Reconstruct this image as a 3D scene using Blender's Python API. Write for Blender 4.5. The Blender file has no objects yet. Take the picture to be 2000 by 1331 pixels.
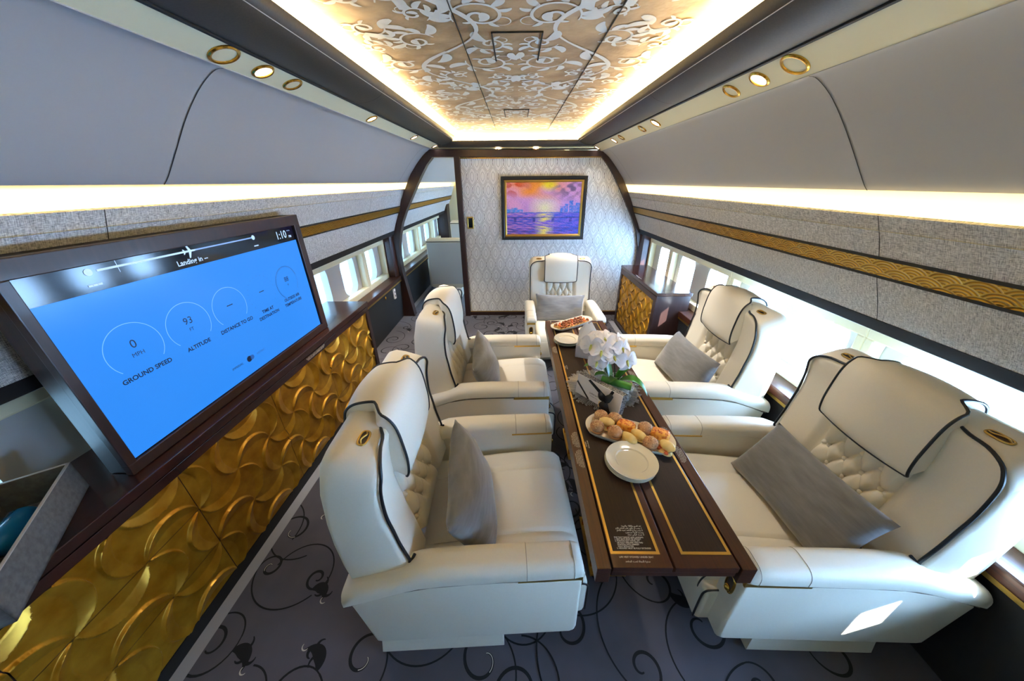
import bpy, bmesh, math, random
import numpy as np
from mathutils import Vector, Matrix
from mathutils.geometry import tessellate_polygon

SC = bpy.context.scene
COL = SC.collection
PI = math.pi
rnd = random.Random(7)

# ------------------------------------------------------------------ camera
cam_data = bpy.data.cameras.new('camera')
cam_data.sensor_fit = 'HORIZONTAL'
cam_data.sensor_width = 36.0
cam_data.lens = 36.0 * 630.0 / 2000.0
cam_data.clip_start = 0.02
cam = bpy.data.objects.new('camera', cam_data)
COL.objects.link(cam)
cam.matrix_world = Matrix(((0.9999, 0.0022, 0.0136, 0.0),
                           (0.0113, 0.4415, -0.8972, 0.0),
                           (-0.0080, 0.8972, 0.4415, 1.6),
                           (0, 0, 0, 1)))
SC.camera = cam

# ------------------------------------------------------------------ world, sun, exposure
world = bpy.data.worlds.new('sky')
SC.world = world
world.use_nodes = True
wn = world.node_tree
wn.nodes.clear()
w_out = wn.nodes.new('ShaderNodeOutputWorld')
w_bg = wn.nodes.new('ShaderNodeBackground')
w_tc = wn.nodes.new('ShaderNodeTexCoord')
w_sep = wn.nodes.new('ShaderNodeSeparateXYZ')
w_map = wn.nodes.new('ShaderNodeMapRange')
w_mix = wn.nodes.new('ShaderNodeMix')
w_mix.data_type = 'RGBA'
w_map.inputs[1].default_value = -0.5
w_map.inputs[2].default_value = 0.6
w_mix.inputs[6].default_value = (0.75, 1.35, 1.9, 1)      # blue side of the sky
w_mix.inputs[7].default_value = (7.5, 12.5, 20.0, 1)       # sun side of the sky
wn.links.new(w_tc.outputs['Generated'], w_sep.inputs[0])
wn.links.new(w_sep.outputs[0], w_map.inputs[0])
wn.links.new(w_map.outputs[0], w_mix.inputs[0])
wn.links.new(w_mix.outputs[2], w_bg.inputs[0])
w_bg.inputs[1].default_value = 2.2
wn.links.new(w_bg.outputs[0], w_out.inputs[0])

sun_data = bpy.data.lights.new('sun', 'SUN')
sun_data.energy = 26.0
sun_data.angle = 0.009
sun_data.color = (1.0, 0.95, 0.88)
sun = bpy.data.objects.new('sun', sun_data)
COL.objects.link(sun)
sun.location = (4, -6, 4)
sun.rotation_euler = Vector((-1.0, 1.9, -0.93)).to_track_quat('-Z', 'Y').to_euler()

SC.view_settings.view_transform = 'Standard'
SC.view_settings.look = 'None'
SC.view_settings.gamma = 1.0
SC.view_settings.exposure = 0.76
SC.view_settings.use_curve_mapping = False
SC.cycles.max_bounces = 10
SC.cycles.diffuse_bounces = 6
SC.cycles.glossy_bounces = 4
SC.cycles.transparent_max_bounces = 24
SC.cycles.sample_clamp_indirect = 6.0
SC.cycles.caustics_reflective = False
SC.cycles.caustics_refractive = False

# ------------------------------------------------------------------ materials
MATS = {}
def srgb(r, g, b):
    f = lambda c: (c / 255 / 12.92) if c / 255 <= 0.04045 else ((c / 255 + 0.055) / 1.055) ** 2.4
    return (f(r), f(g), f(b), 1)

def mat(name, col, rough=0.5, metal=0.0, spec=0.5, coat=0.0, sheen=0.0, emis=None, estr=0.0):
    m = bpy.data.materials.new(name)
    m.use_nodes = True
    b = m.node_tree.nodes['Principled BSDF']
    b.inputs['Base Color'].default_value = col if len(col) == 4 else (*col, 1)
    b.inputs['Roughness'].default_value = rough
    b.inputs['Metallic'].default_value = metal
    b.inputs['Specular IOR Level'].default_value = spec
    b.inputs['Coat Weight'].default_value = coat
    b.inputs['Coat Roughness'].default_value = 0.08
    if sheen:
        b.inputs['Sheen Weight'].default_value = sheen
    if emis:
        b.inputs['Emission Color'].default_value = emis if len(emis) == 4 else (*emis, 1)
        b.inputs['Emission Strength'].default_value = estr
    MATS[name] = m
    return m

def nt(m):
    t = m.node_tree
    return t, t.nodes['Principled BSDF']

def noise_color(m, c1, c2, scale=(1, 1, 1), nscale=5.0, detail=4.0, lo=0.35, hi=0.65, bump=0.0, coords='Object', bdist=0.002):
    t, b = nt(m)
    tc = t.nodes.new('ShaderNodeTexCoord')
    mp = t.nodes.new('ShaderNodeMapping')
    mp.inputs['Scale'].default_value = scale
    n = t.nodes.new('ShaderNodeTexNoise')
    n.inputs['Scale'].default_value = nscale
    n.inputs['Detail'].default_value = detail
    r = t.nodes.new('ShaderNodeValToRGB')
    r.color_ramp.elements[0].position = lo
    r.color_ramp.elements[0].color = c1
    r.color_ramp.elements[1].position = hi
    r.color_ramp.elements[1].color = c2
    t.links.new(tc.outputs[coords], mp.inputs[0])
    t.links.new(mp.outputs[0], n.inputs['Vector'])
    t.links.new(n.outputs[0], r.inputs[0])
    t.links.new(r.outputs[0], b.inputs['Base Color'])
    if bump:
        bp = t.nodes.new('ShaderNodeBump')
        bp.inputs['Strength'].default_value = bump
        bp.inputs['Distance'].default_value = bdist
        t.links.new(n.outputs[0], bp.inputs['Height'])
        t.links.new(bp.outputs[0], b.inputs['Normal'])
    return m

cream = mat('cream_leather', srgb(236, 229, 211), 0.42, spec=0.4)
noise_color(cream, srgb(235, 228, 210), srgb(237, 230, 213), nscale=220, bump=0.03, bdist=0.0006)
cream_seam = mat('cream_seam', srgb(168, 158, 138), 0.7)
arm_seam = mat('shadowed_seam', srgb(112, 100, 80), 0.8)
piping = mat('black_piping', srgb(18, 19, 24), 0.45)
gold = mat('polished_gold', srgb(214, 166, 70), 0.22, metal=1.0)
gold_satin = mat('satin_gold', srgb(205, 165, 85), 0.35, metal=1.0)
gold_leaf = mat('gold_leaf', srgb(190, 145, 40), 0.33, metal=0.6)
noise_color(gold_leaf, srgb(164, 110, 10), srgb(208, 156, 46), scale=(1, 1, 1), nscale=14, detail=8, lo=0.3, hi=0.72, bump=0.12, bdist=0.002)
gold_band_m = mat('embossed_gold_band', srgb(190, 145, 40), 0.33, metal=0.9)
wood = mat('dark_mahogany', srgb(60, 30, 22), 0.22, coat=0.35)
noise_color(wood, srgb(34, 15, 12), srgb(62, 30, 22), scale=(14, 1.0, 14), nscale=5, detail=6, lo=0.3, hi=0.75)
wood_v = mat('dark_mahogany_upright_grain', srgb(60, 30, 22), 0.38, coat=0.05)
noise_color(wood_v, srgb(40, 23, 20), srgb(54, 31, 27), scale=(14, 14, 1.0), nscale=5, detail=6, lo=0.3, hi=0.75)
wood_red = mat('red_brown_table_wood', srgb(78, 40, 22), 0.32, spec=0.35, coat=0.06)
noise_color(wood_red, srgb(48, 24, 15), srgb(80, 42, 24), scale=(26, 1.0, 26), nscale=5, detail=7, lo=0.25, hi=0.8)
wood_dark = mat('dark_table_veneer', srgb(40, 25, 16), 0.5, spec=0.25)
noise_color(wood_dark, srgb(34, 22, 15), srgb(52, 34, 22), scale=(60, 3, 60), nscale=5, detail=8, lo=0.3, hi=0.75)
black = mat('black_gap', (0.004, 0.004, 0.004), 0.7)
plinth_m = mat('black_plinth', srgb(14, 13, 13), 0.5)
dado_m = mat('black_leather_dado', srgb(30, 30, 32), 0.6)
black_leather = mat('black_leather', srgb(44, 41, 38), 0.48)
noise_color(black_leather, srgb(42, 37, 31), srgb(52, 46, 38), nscale=180, bump=0.15, bdist=0.0008)
bin_m = mat('grey_bin_panel', srgb(164, 163, 163), 0.55)
soffit_m = mat('cream_soffit', srgb(226, 217, 180), 0.5)
pocket_m = mat('cream_light_pocket', srgb(240, 232, 196), 0.6)
frame_m = mat('cream_window_frame', srgb(238, 228, 192), 0.45)
edge_m = mat('dark_lower_edge', srgb(30, 27, 27), 0.65, spec=0.25)
seat_grey = mat('pale_grey_seat_panel', srgb(206, 205, 204), 0.5)
lining_m = mat('grey_window_lining', srgb(188, 184, 182), 0.6)
white_m = mat('white_porcelain', srgb(240, 236, 220), 0.12, coat=0.3)
paper_m = mat('white_card', srgb(240, 240, 242), 0.6)
white_text = mat('white_print', srgb(232, 228, 220), 0.6)
black_text = mat('black_print', srgb(24, 24, 26), 0.6)
pillow_m = mat('grey_velvet', srgb(122, 123, 126), 0.75, sheen=0.5)
noise_color(pillow_m, srgb(92, 93, 96), srgb(112, 113, 116), scale=(1, 5, 1), nscale=12, detail=6, lo=0.3, hi=0.7, bump=0.25, bdist=0.004)
carpet = mat('violet_grey_carpet', srgb(96, 92, 100), 0.95, sheen=0.3)
noise_color(carpet, srgb(64, 61, 67), srgb(86, 82, 91), nscale=3.0, detail=3, lo=0.3, hi=0.7)
carpet_dark = mat('dark_carpet_scroll', srgb(20, 19, 22), 0.95)
carpet_lit_strip = mat('painted_light_strip', srgb(150, 149, 152), 0.95)  # strip of light along the cabinet and dado bases, painted into the carpet
carpet_light = mat('pale_carpet_scroll', srgb(190, 182, 170), 0.6)
ceil_m = mat('bronze_plaster', srgb(178, 142, 98), 0.5)
noise_color(ceil_m, srgb(142, 110, 74), srgb(190, 155, 110), nscale=7, detail=8, lo=0.3, hi=0.68, bump=0.7, bdist=0.012)
ceil_scroll = mat('pearl_scroll', srgb(214, 210, 198), 0.5)
led = mat('warm_led_strip', (1, 0.83, 0.5), emis=(1.0, 0.77, 0.40), estr=34.0)
led_side = mat('warm_side_led_strip', (1, 0.85, 0.55), emis=(1.0, 0.82, 0.48), estr=7.0)
lamp_m = mat('lamp_lens', (1, 0.95, 0.88), emis=(1.0, 0.88, 0.78), estr=9.0)
grey_box_m = mat('grey_box', srgb(96, 98, 98), 0.8)
noise_color(grey_box_m, srgb(88, 90, 90), srgb(106, 108, 108), nscale=60)
screen_blue = mat('screen_blue', (0.01, 0.03, 0.1), 0.2, spec=0.18, emis=srgb(46, 142, 250), estr=0.57)
screen_black = mat('screen_black', (0.006, 0.007, 0.01), 0.1, spec=0.3)
screen_white = mat('screen_white_print', (0.1, 0.1, 0.1), 0.4, emis=srgb(170, 205, 255), estr=0.75)
screen_bar = mat('screen_pale_line', (0.1, 0.1, 0.1), 0.4, emis=srgb(125, 170, 245), estr=0.6)
screen_ring = mat('screen_ring_line', (0.1, 0.1, 0.1), 0.4, emis=srgb(98, 176, 255), estr=0.62)
screen_ink = mat('screen_dark_print', (0.004, 0.01, 0.04), 0.4, emis=(0.0, 0.01, 0.05), estr=0.3)
screen_mid = mat('screen_blue_grey_print', (0.01, 0.05, 0.15), 0.4, emis=srgb(32, 88, 170), estr=0.6)
green = mat('green_leaf', srgb(40, 105, 30), 0.35)
noise_color(green, srgb(22, 78, 18), srgb(70, 140, 40), scale=(1, 1, 1), nscale=12)
petal = mat('white_petal', srgb(248, 246, 250), 0.5, sheen=0.2)
petal_y = mat('yellow_green_lip', srgb(205, 205, 110), 0.5)
stem_m = mat('dark_stem', srgb(40, 40, 28), 0.5)
pebble_m = mat('white_pebble', srgb(236, 236, 236), 0.35)
bread_b = mat('brown_bread', srgb(176, 128, 84), 0.6)
noise_color(bread_b, srgb(158, 108, 68), srgb(192, 146, 102), nscale=40, bump=0.2, bdist=0.002)
bread_y = mat('pale_bread', srgb(238, 205, 126), 0.5)
noise_color(bread_y, srgb(232, 192, 106), srgb(246, 220, 150), nscale=30)
bread_o = mat('orange_bread', srgb(240, 160, 50), 0.5)
noise_color(bread_o, srgb(196, 84, 20), srgb(246, 176, 70), nscale=60, lo=0.38, hi=0.56)
seed_m = mat('pale_seeds', srgb(232, 208, 150), 0.6)
seed_d = mat('dark_seeds', srgb(70, 44, 28), 0.6)
fill_m = mat('orange_filling', srgb(196, 86, 24), 0.5)
fill_d = mat('dark_filling', srgb(48, 36, 30), 0.5)
canape_b = mat('toast', srgb(206, 160, 92), 0.6)
canape_t = mat('brown_topping', srgb(112, 60, 34), 0.5)
noise_color(canape_t, srgb(84, 42, 26), srgb(190, 110, 60), nscale=120, lo=0.4, hi=0.62)
salmon = mat('salmon_topping', srgb(240, 120, 62), 0.4)
silver = mat('silver_wire', srgb(205, 205, 208), 0.3, metal=0.9)
blue_glass = mat('blue_bottle', srgb(20, 110, 160), 0.15)

def glass_mat(name, tint=(0.95, 0.97, 1.0), gloss=0.12):
    m = bpy.data.materials.new(name)
    m.use_nodes = True
    t = m.node_tree
    t.nodes.clear()
    o = t.nodes.new('ShaderNodeOutputMaterial')
    tr = t.nodes.new('ShaderNodeBsdfTransparent')
    tr.inputs[0].default_value = (*tint, 1)
    gl = t.nodes.new('ShaderNodeBsdfGlossy')
    gl.inputs['Roughness'].default_value = 0.03
    fr = t.nodes.new('ShaderNodeLayerWeight')
    fr.inputs[0].default_value = 0.5
    pw = t.nodes.new('ShaderNodeMath'); pw.operation = 'POWER'; pw.inputs[1].default_value = 4.0
    ml = t.nodes.new('ShaderNodeMath'); ml.operation = 'MULTIPLY_ADD'; ml.inputs[1].default_value = 0.7; ml.inputs[2].default_value = gloss
    t.links.new(fr.outputs['Facing'], pw.inputs[0]); t.links.new(pw.outputs[0], ml.inputs[0])
    mx = t.nodes.new('ShaderNodeMixShader')
    t.links.new(ml.outputs[0], mx.inputs[0])
    t.links.new(tr.outputs[0], mx.inputs[1])
    t.links.new(gl.outputs[0], mx.inputs[2])
    t.links.new(mx.outputs[0], o.inputs[0])
    MATS[name] = m
    return m
pane_m = glass_mat('window_pane', (0.93, 0.97, 1.0), 0.03)
vase_glass = glass_mat('clear_vase_glass', (0.96, 0.975, 0.98), 0.05)

# woven textile of the side walls
weave = mat('grey_woven_textile', srgb(170, 168, 164), 0.85)
def build_weave():
    t, b = nt(weave)
    tc = t.nodes.new('ShaderNodeTexCoord')
    def nz(scale, ns):
        mp = t.nodes.new('ShaderNodeMapping'); mp.inputs['Scale'].default_value = scale
        n = t.nodes.new('ShaderNodeTexNoise'); n.inputs['Scale'].default_value = ns; n.inputs['Detail'].default_value = 2
        t.links.new(tc.outputs['Object'], mp.inputs[0]); t.links.new(mp.outputs[0], n.inputs['Vector'])
        return n
    a = nz((1, 16, 150), 5.0)      # dashes along the cabin
    c = nz((10, 170, 10), 5.0)    # upright threads
    mx = t.nodes.new('ShaderNodeMath'); mx.operation = 'ADD'
    t.links.new(a.outputs[0], mx.inputs[0]); t.links.new(c.outputs[0], mx.inputs[1])
    r = t.nodes.new('ShaderNodeValToRGB')
    r.color_ramp.elements[0].position = 0.38; r.color_ramp.elements[0].color = srgb(124, 124, 125)
    r.color_ramp.elements[1].position = 0.60; r.color_ramp.elements[1].color = srgb(232, 230, 227)
    h = t.nodes.new('ShaderNodeMath'); h.operation = 'MULTIPLY'; h.inputs[1].default_value = 0.5
    t.links.new(mx.outputs[0], h.inputs[0]); t.links.new(h.outputs[0], r.inputs[0])
    t.links.new(r.outputs[0], b.inputs['Base Color'])
    bp = t.nodes.new('ShaderNodeBump'); bp.inputs['Strength'].default_value = 0.3; bp.inputs['Distance'].default_value = 0.001
    t.links.new(h.outputs[0], bp.inputs['Height']); t.links.new(bp.outputs[0], b.inputs['Normal'])
build_weave()

# nested ogee wallpaper of the front partition: UV in metres
paper = mat('ogee_wallpaper', srgb(226, 224, 218), 0.22, coat=0.2)
def build_paper():
    t, b = nt(paper)
    uv = t.nodes.new('ShaderNodeUVMap')
    sep = t.nodes.new('ShaderNodeSeparateXYZ')
    t.links.new(uv.outputs[0], sep.inputs[0])
    def M(op, a, b_=None, c=None):
        n = t.nodes.new('ShaderNodeMath'); n.operation = op
        for i, v in enumerate((a, b_, c)):
            if v is None: continue
            if isinstance(v, (int, float)): n.inputs[i].default_value = v
            else: t.links.new(v, n.inputs[i])
        return n.outputs[0]
    W, Hh = 0.118, 0.281
    u = M('DIVIDE', sep.outputs[0], W)
    v = M('DIVIDE', sep.outputs[1], Hh)
    def lat(ou, ov, d):
        du = M('SUBTRACT', M('FRACT', M('ADD', u, ou)), 0.5)
        dv = M('SUBTRACT', M('FRACT', M('ADD', v, ov)), 0.5)
        x = M('MULTIPLY', M('ABSOLUTE', du), W)
        y = M('MULTIPLY', dv, Hh)
        xx = M('ADD', x, d)
        rr = M('SQRT', M('ADD', M('MULTIPLY', xx, xx), M('MULTIPLY', y, y)))
        return rr                      # level sets are pointed ovals
    lines = None
    for d, lv in ((0.043, 0.0640), (0.0788, 0.1190)):
        rr = M('MINIMUM', lat(0.0, 0.0, d), lat(0.5, 0.5, d))
        l = M('LESS_THAN', M('ABSOLUTE', M('SUBTRACT', rr, lv)), 0.0012)
        lines = l if lines is None else M('MAXIMUM', lines, l)
    # outer waving net lines
    wv = M('MULTIPLY', M('COSINE', M('MULTIPLY', v, 2 * PI)), 0.25)
    fu = M('FRACT', M('ADD', u, 0.0))
    e1 = M('ABSOLUTE', M('SUBTRACT', M('ABSOLUTE', M('SUBTRACT', fu, 0.5)), M('SUBTRACT', 0.25, wv)))
    l = M('LESS_THAN', e1, 0.015)
    lines = M('MAXIMUM', lines, l)
    mx = t.nodes.new('ShaderNodeMix'); mx.data_type = 'RGBA'
    mx.inputs[6].default_value = srgb(240, 238, 234)
    mx.inputs[7].default_value = srgb(96, 92, 90)
    t.links.new(lines, mx.inputs[0])
    t.links.new(mx.outputs[2], b.inputs['Base Color'])
build_paper()

# seigaiha wave relief for the gold band: UV in metres
def build_band():
    t, b = nt(gold_band_m)
    uv = t.nodes.new('ShaderNodeUVMap')
    sep = t.nodes.new('ShaderNodeSeparateXYZ')
    t.links.new(uv.outputs[0], sep.inputs[0])
    def M(op, a, b_=None):
        n = t.nodes.new('ShaderNodeMath'); n.operation = op
        for i, v in enumerate((a, b_)):
            if v is None: continue
            if isinstance(v, (int, float)): n.inputs[i].default_value = v
            else: t.links.new(v, n.inputs[i])
        return n.outputs[0]
    R = 0.046; pitch = 0.075; row = 0.026
    x = sep.outputs[0]; y = sep.outputs[1]
    best = None
    # rows from the back to the front: the nearest row in front that covers the point wins
    val = M('MULTIPLY', x, 0.0)
    for k in (3, 2, 1, 0, -1):
        # row index relative to this point
        j = M('ADD', M('FLOOR', M('DIVIDE', y, row)), float(k - 1))
        par = M('MULTIPLY', M('MODULO', M('ADD', j, 100.0), 2.0), 0.5)
        fx = M('MULTIPLY', M('SUBTRACT', M('FRACT', M('ADD', M('DIVIDE', x, pitch), par)), 0.5), pitch)
        fy = M('SUBTRACT', y, M('MULTIPLY', j, row))
        d = M('SQRT', M('ADD', M('MULTIPLY', fx, fx), M('MULTIPLY', fy, fy)))
        inside = M('LESS_THAN', d, R)
        ring = M('SINE', M('MULTIPLY', d, 2 * PI / 0.0105))
        ring = M('ADD', M('MULTIPLY', ring, 0.5), 0.5)
        # later rows (smaller j, lower) overwrite
        val = M('ADD', M('MULTIPLY', val, M('SUBTRACT', 1.0, inside)), M('MULTIPLY', ring, inside))
    bp = t.nodes.new('ShaderNodeBump'); bp.inputs['Strength'].default_value = 0.9; bp.inputs['Distance'].default_value = 0.006
    t.links.new(val, bp.inputs['Height']); t.links.new(bp.outputs[0], b.inputs['Normal'])
    mx = t.nodes.new('ShaderNodeMix'); mx.data_type = 'RGBA'
    mx.inputs[6].default_value = srgb(150, 104, 20)
    mx.inputs[7].default_value = srgb(206, 164, 70)
    t.links.new(val, mx.inputs[0]); t.links.new(mx.outputs[2], b.inputs['Base Color'])
build_band()

def striped(m, c1, c2, scale):
    return m

# ------------------------------------------------------------------ mesh helpers
class MB:
    def __init__(s):
        s.v = []; s.f = []; s.m = []; s.mi = 0
    def add(s, verts, faces, mi=None):
        o = len(s.v)
        s.v.extend([tuple(p) for p in verts])
        for f in faces:
            s.f.append(tuple(i + o for i in f)); s.m.append(s.mi if mi is None else mi)
    def box(s, x0, x1, y0, y1, z0, z1, mi=None):
        s.add([(x0, y0, z0), (x1, y0, z0), (x1, y1, z0), (x0, y1, z0), (x0, y0, z1), (x1, y0, z1), (x1, y1, z1), (x0, y1, z1)],
              [(0, 3, 2, 1), (4, 5, 6, 7), (0, 1, 5, 4), (1, 2, 6, 5), (2, 3, 7, 6), (3, 0, 4, 7)], mi)
    def rbox(s, x0, x1, y0, y1, z0, z1, r=0.01, seg=2, mat4=None, mi=None):
        bm = bmesh.new()
        bmesh.ops.create_cube(bm, size=1.0)
        for v in bm.verts:
            v.co = Vector(((x0 + x1) / 2 + v.co.x * (x1 - x0), (y0 + y1) / 2 + v.co.y * (y1 - y0), (z0 + z1) / 2 + v.co.z * (z1 - z0)))
        r = min(r, 0.49 * min(x1 - x0, y1 - y0, z1 - z0))
        bmesh.ops.bevel(bm, geom=list(bm.edges), offset=r, segments=seg, profile=0.5, affect='EDGES')
        s.addbm(bm, mat4, mi)
    def addbm(s, bm, mat4=None, mi=None):
        if mat4 is not None:
            bm.transform(mat4)
        bm.verts.index_update()
        s.add([v.co[:] for v in bm.verts], [[v.index for v in f.verts] for f in bm.faces], mi)
        bm.free()
    def loft(s, rings, closed=True, cap=True, mi=None):
        n = len(rings[0]); vs = [p for r in rings for p in r]; fs = []
        for i in range(len(rings) - 1):
            for j in range(n if closed else n - 1):
                k = (j + 1) % n
                fs.append((i * n + j, i * n + k, (i + 1) * n + k, (i + 1) * n + j))
        if cap and closed:
            fs.append(tuple(range(n - 1, -1, -1)))
            fs.append(tuple((len(rings) - 1) * n + j for j in range(n)))
        s.add(vs, fs, mi)
    def tube(s, pts, r, seg=8, closed=False, mi=None, cap=True):
        pts = [Vector(p) for p in pts]
        n = len(pts); rings = []
        up = None
        for i, p in enumerate(pts):
            if closed:
                d = pts[(i + 1) % n] - pts[i - 1]
            else:
                d = pts[min(i + 1, n - 1)] - pts[max(i - 1, 0)]
            if d.length < 1e-9: d = Vector((0, 0, 1))
            d.normalize()
            if up is None:
                up = Vector((0, 0, 1)) if abs(d.z) < 0.9 else Vector((1, 0, 0))
            a = d.cross(up)
            if a.length < 1e-6: a = d.cross(Vector((0.3, 1, 0.2)))
            a.normalize(); b_ = a.cross(d).normalized(); up = b_
            rr = r[i] if isinstance(r, (list, tuple)) else r
            rings.append([tuple(p + a * (math.cos(t * 2 * PI / seg) * rr) + b_ * (math.sin(t * 2 * PI / seg) * rr)) for t in range(seg)])
        if closed:
            rings.append(rings[0]); s.loft(rings, True, False, mi)
        else:
            s.loft(rings, True, cap, mi)
    def lathe(s, prof, seg=32, c=(0, 0, 0), mi=None, cap=False):
        rings = [[(c[0] + r * math.cos(2 * PI * k / seg), c[1] + r * math.sin(2 * PI * k / seg), c[2] + z) for k in range(seg)] for r, z in prof]
        s.loft(rings, True, cap, mi)
    def ball(s, c, rx, ry, rz, seg=12, rot=None, mi=None):
        bm = bmesh.new()
        bmesh.ops.create_uvsphere(bm, u_segments=seg, v_segments=max(6, seg // 2 + 1), radius=1.0)
        m4 = Matrix.Translation(c) @ (rot.to_4x4() if rot is not None else Matrix.Identity(4)) @ Matrix.Diagonal((rx, ry, rz, 1))
        s.addbm(bm, m4, mi)
    def poly(s, pts, mi=None):
        s.add(pts, [tuple(range(len(pts)))], mi)
    def mesh(s, name, mats, smooth=False, fix=True, angle=40):
        me = bpy.data.meshes.new(name)
        me.from_pydata(s.v, [], s.f)
        for m in (mats if isinstance(mats, (list, tuple)) else [mats]):
            me.materials.append(m)
        me.polygons.foreach_set('material_index', s.m)
        if fix:
            bm = bmesh.new(); bm.from_mesh(me)
            bmesh.ops.remove_doubles(bm, verts=bm.verts, dist=1e-6)
            bmesh.ops.recalc_face_normals(bm, faces=bm.faces)
            bm.to_mesh(me); bm.free()
        if smooth:
            me.polygons.foreach_set('use_smooth', [True] * len(me.polygons))
            try:
                me.set_sharp_from_angle(angle=math.radians(angle))
            except Exception:
                pass
        me.update()
        return me

def link(name, me, parent=None):
    o = bpy.data.objects.new(name, me)
    COL.objects.link(o)
    if parent is not None: o.parent = parent
    return o
def part(name, mb, m, parent=None, smooth=False, angle=40, label=None, fix=True):
    o = link(name, mb.mesh(name, m, smooth, fix, angle), parent)
    if label: o['label'] = label
    return o
def thing(name, label, cat, loc=(0, 0, 0), rz=0, group=None):
    o = link(name, None)
    o.location = loc; o.rotation_euler = (0, 0, rz)
    tag(o, label, cat, group)
    return o
def tag(o, label, cat, group=None):
    o['label'] = label; o['category'] = cat
    if group: o['group'] = group
    return o
def struct(o):
    o['kind'] = 'structure'
    return o
def copy_tree(o, parent=None):
    c = o.copy(); COL.objects.link(c)
    if parent is not None: c.parent = parent
    for ch in list(o.children): copy_tree(ch, c)
    return c
def text(name, body, size, m4, m, parent, bold=0.0, align='CENTER', sx=1.0, space=1.0):
    cu = bpy.data.curves.new(name, 'FONT')
    cu.body = body; cu.size = size; cu.align_x = align; cu.align_y = 'CENTER'
    cu.offset = bold; cu.space_line = space; cu.resolution_u = 3
    tmp = bpy.data.objects.new(name, cu)
    COL.objects.link(tmp)
    bpy.context.view_layer.update()
    me = bpy.data.meshes.new_from_object(tmp.evaluated_get(bpy.context.evaluated_depsgraph_get()))
    bpy.data.objects.remove(tmp)
    bpy.data.curves.remove(cu)
    me.transform(m4 @ Matrix.Diagonal((sx, 1, 1, 1)))
    me.materials.clear(); me.materials.append(m)
    return link(name, me, parent)
def ribbon_uv(me, fn):
    uv = me.uv_layers.new(name='UVMap')
    for l in me.loops:
        uv.data[l.index].uv = fn(me.vertices[l.vertex_index].co)
def lerp(a, b, t): return a + (b - a) * t
def interp(pts, n):
    """smooth open polyline through points (Catmull-Rom), n samples"""
    P = [Vector(p) for p in pts]; out = []
    m = len(P) - 1
    for i in range(n):
        u = i / (n - 1) * m; k = min(int(u), m - 1); t = u - k
        p0 = P[max(k - 1, 0)]; p1 = P[k]; p2 = P[k + 1]; p3 = P[min(k + 2, m)]
        out.append(0.5 * ((2 * p1) + (p2 - p0) * t + (2 * p0 - 5 * p1 + 4 * p2 - p3) * t * t + (3 * p1 - p0 - 3 * p2 + p3) * t ** 3))
    return out
def sstep(a, b, x):
    t = max(0.0, min(1.0, (x - a) / (b - a))); return t * t * (3 - 2 * t)

# flat scroll ornaments -------------------------------------------------------
SJ = random.Random(99)
def stroke(mb, pts, w, z, mi, jit=0.0):
    z = z + jit * SJ.random()
    n = len(pts); L = []; Rr = []
    for i in range(n):
        a = pts[max(i - 1, 0)]; b = pts[min(i + 1, n - 1)]
        dx, dy = b[0] - a[0], b[1] - a[1]; l = math.hypot(dx, dy) or 1e-6
        nx, ny = -dy / l, dx / l
        ww = (w[i] if isinstance(w, list) else w) / 2
        L.append((pts[i][0] + nx * ww, pts[i][1] + ny * ww, z)); Rr.append((pts[i][0] - nx * ww, pts[i][1] - ny * ww, z))
    fs = []
    for i in range(n - 1):
        fs.append((i, i + 1, n + i + 1, n + i))
    mb.add(L + Rr, fs, mi)
def spiral(c, r0, a0, turns, sgn, n=44, rmin=0.16):
    out = []
    for i in range(n):
        t = i / (n - 1)
        r = r0 * (rmin + (1 - rmin) * (1 - t) ** 0.9)
        a = a0 + sgn * turns * 2 * PI * t
        out.append((c[0] + r * math.cos(a), c[1] + r * math.sin(a)))
    return out
def leaf_pts(p, ang, ln, curl, n=12):
    out = []; a = ang; x, y = p
    for i in range(n):
        out.append((x, y)); a += curl / n
        x += math.cos(a) * ln / n; y += math.sin(a) * ln / n
    return out
# ================================================================== SETTING
Y0, Y1, YA = -2.6, 4.06, 7.3
def prof_strip(prof, y0, y1, ny=1):
    mb = MB(); n = len(prof)
    vs = []; fs = []
    for k in range(ny + 1):
        y = lerp(y0, y1, k / ny)
        vs += [(x, y, z) for x, z in prof]
    for k in range(ny):
        for j in range(n - 1):
            fs.append((k * n + j, k * n + j + 1, (k + 1) * n + j + 1, (k + 1) * n + j))
    mb.add(vs, fs)
    return mb
def band_solid(prof, th, y0, y1):
    """a panel of thickness th (towards the outside) following prof, closed"""
    out = []
    n = len(prof)
    for i in range(n):
        a = prof[max(i - 1, 0)]; b = prof[min(i + 1, n - 1)]
        dx, dz = b[0] - a[0], b[1] - a[1]; l = math.hypot(dx, dz)
        nx, nz = -dz / l, dx / l
        if nx * (1 if prof[i][0] > 0 else -1) < 0: nx, nz = -nx, -nz
        out.append((prof[i][0] + nx * th, prof[i][1] + nz * th))
    ring = list(prof) + out[::-1]
    mb = MB()
    mb.loft([[(x, y0, z) for x, z in ring], [(x, y1, z) for x, z in ring]])
    return mb
def smooth2(pts, n): return [(p.x, p.z) for p in interp([(x, 0, z) for x, z in pts], n)]

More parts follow.
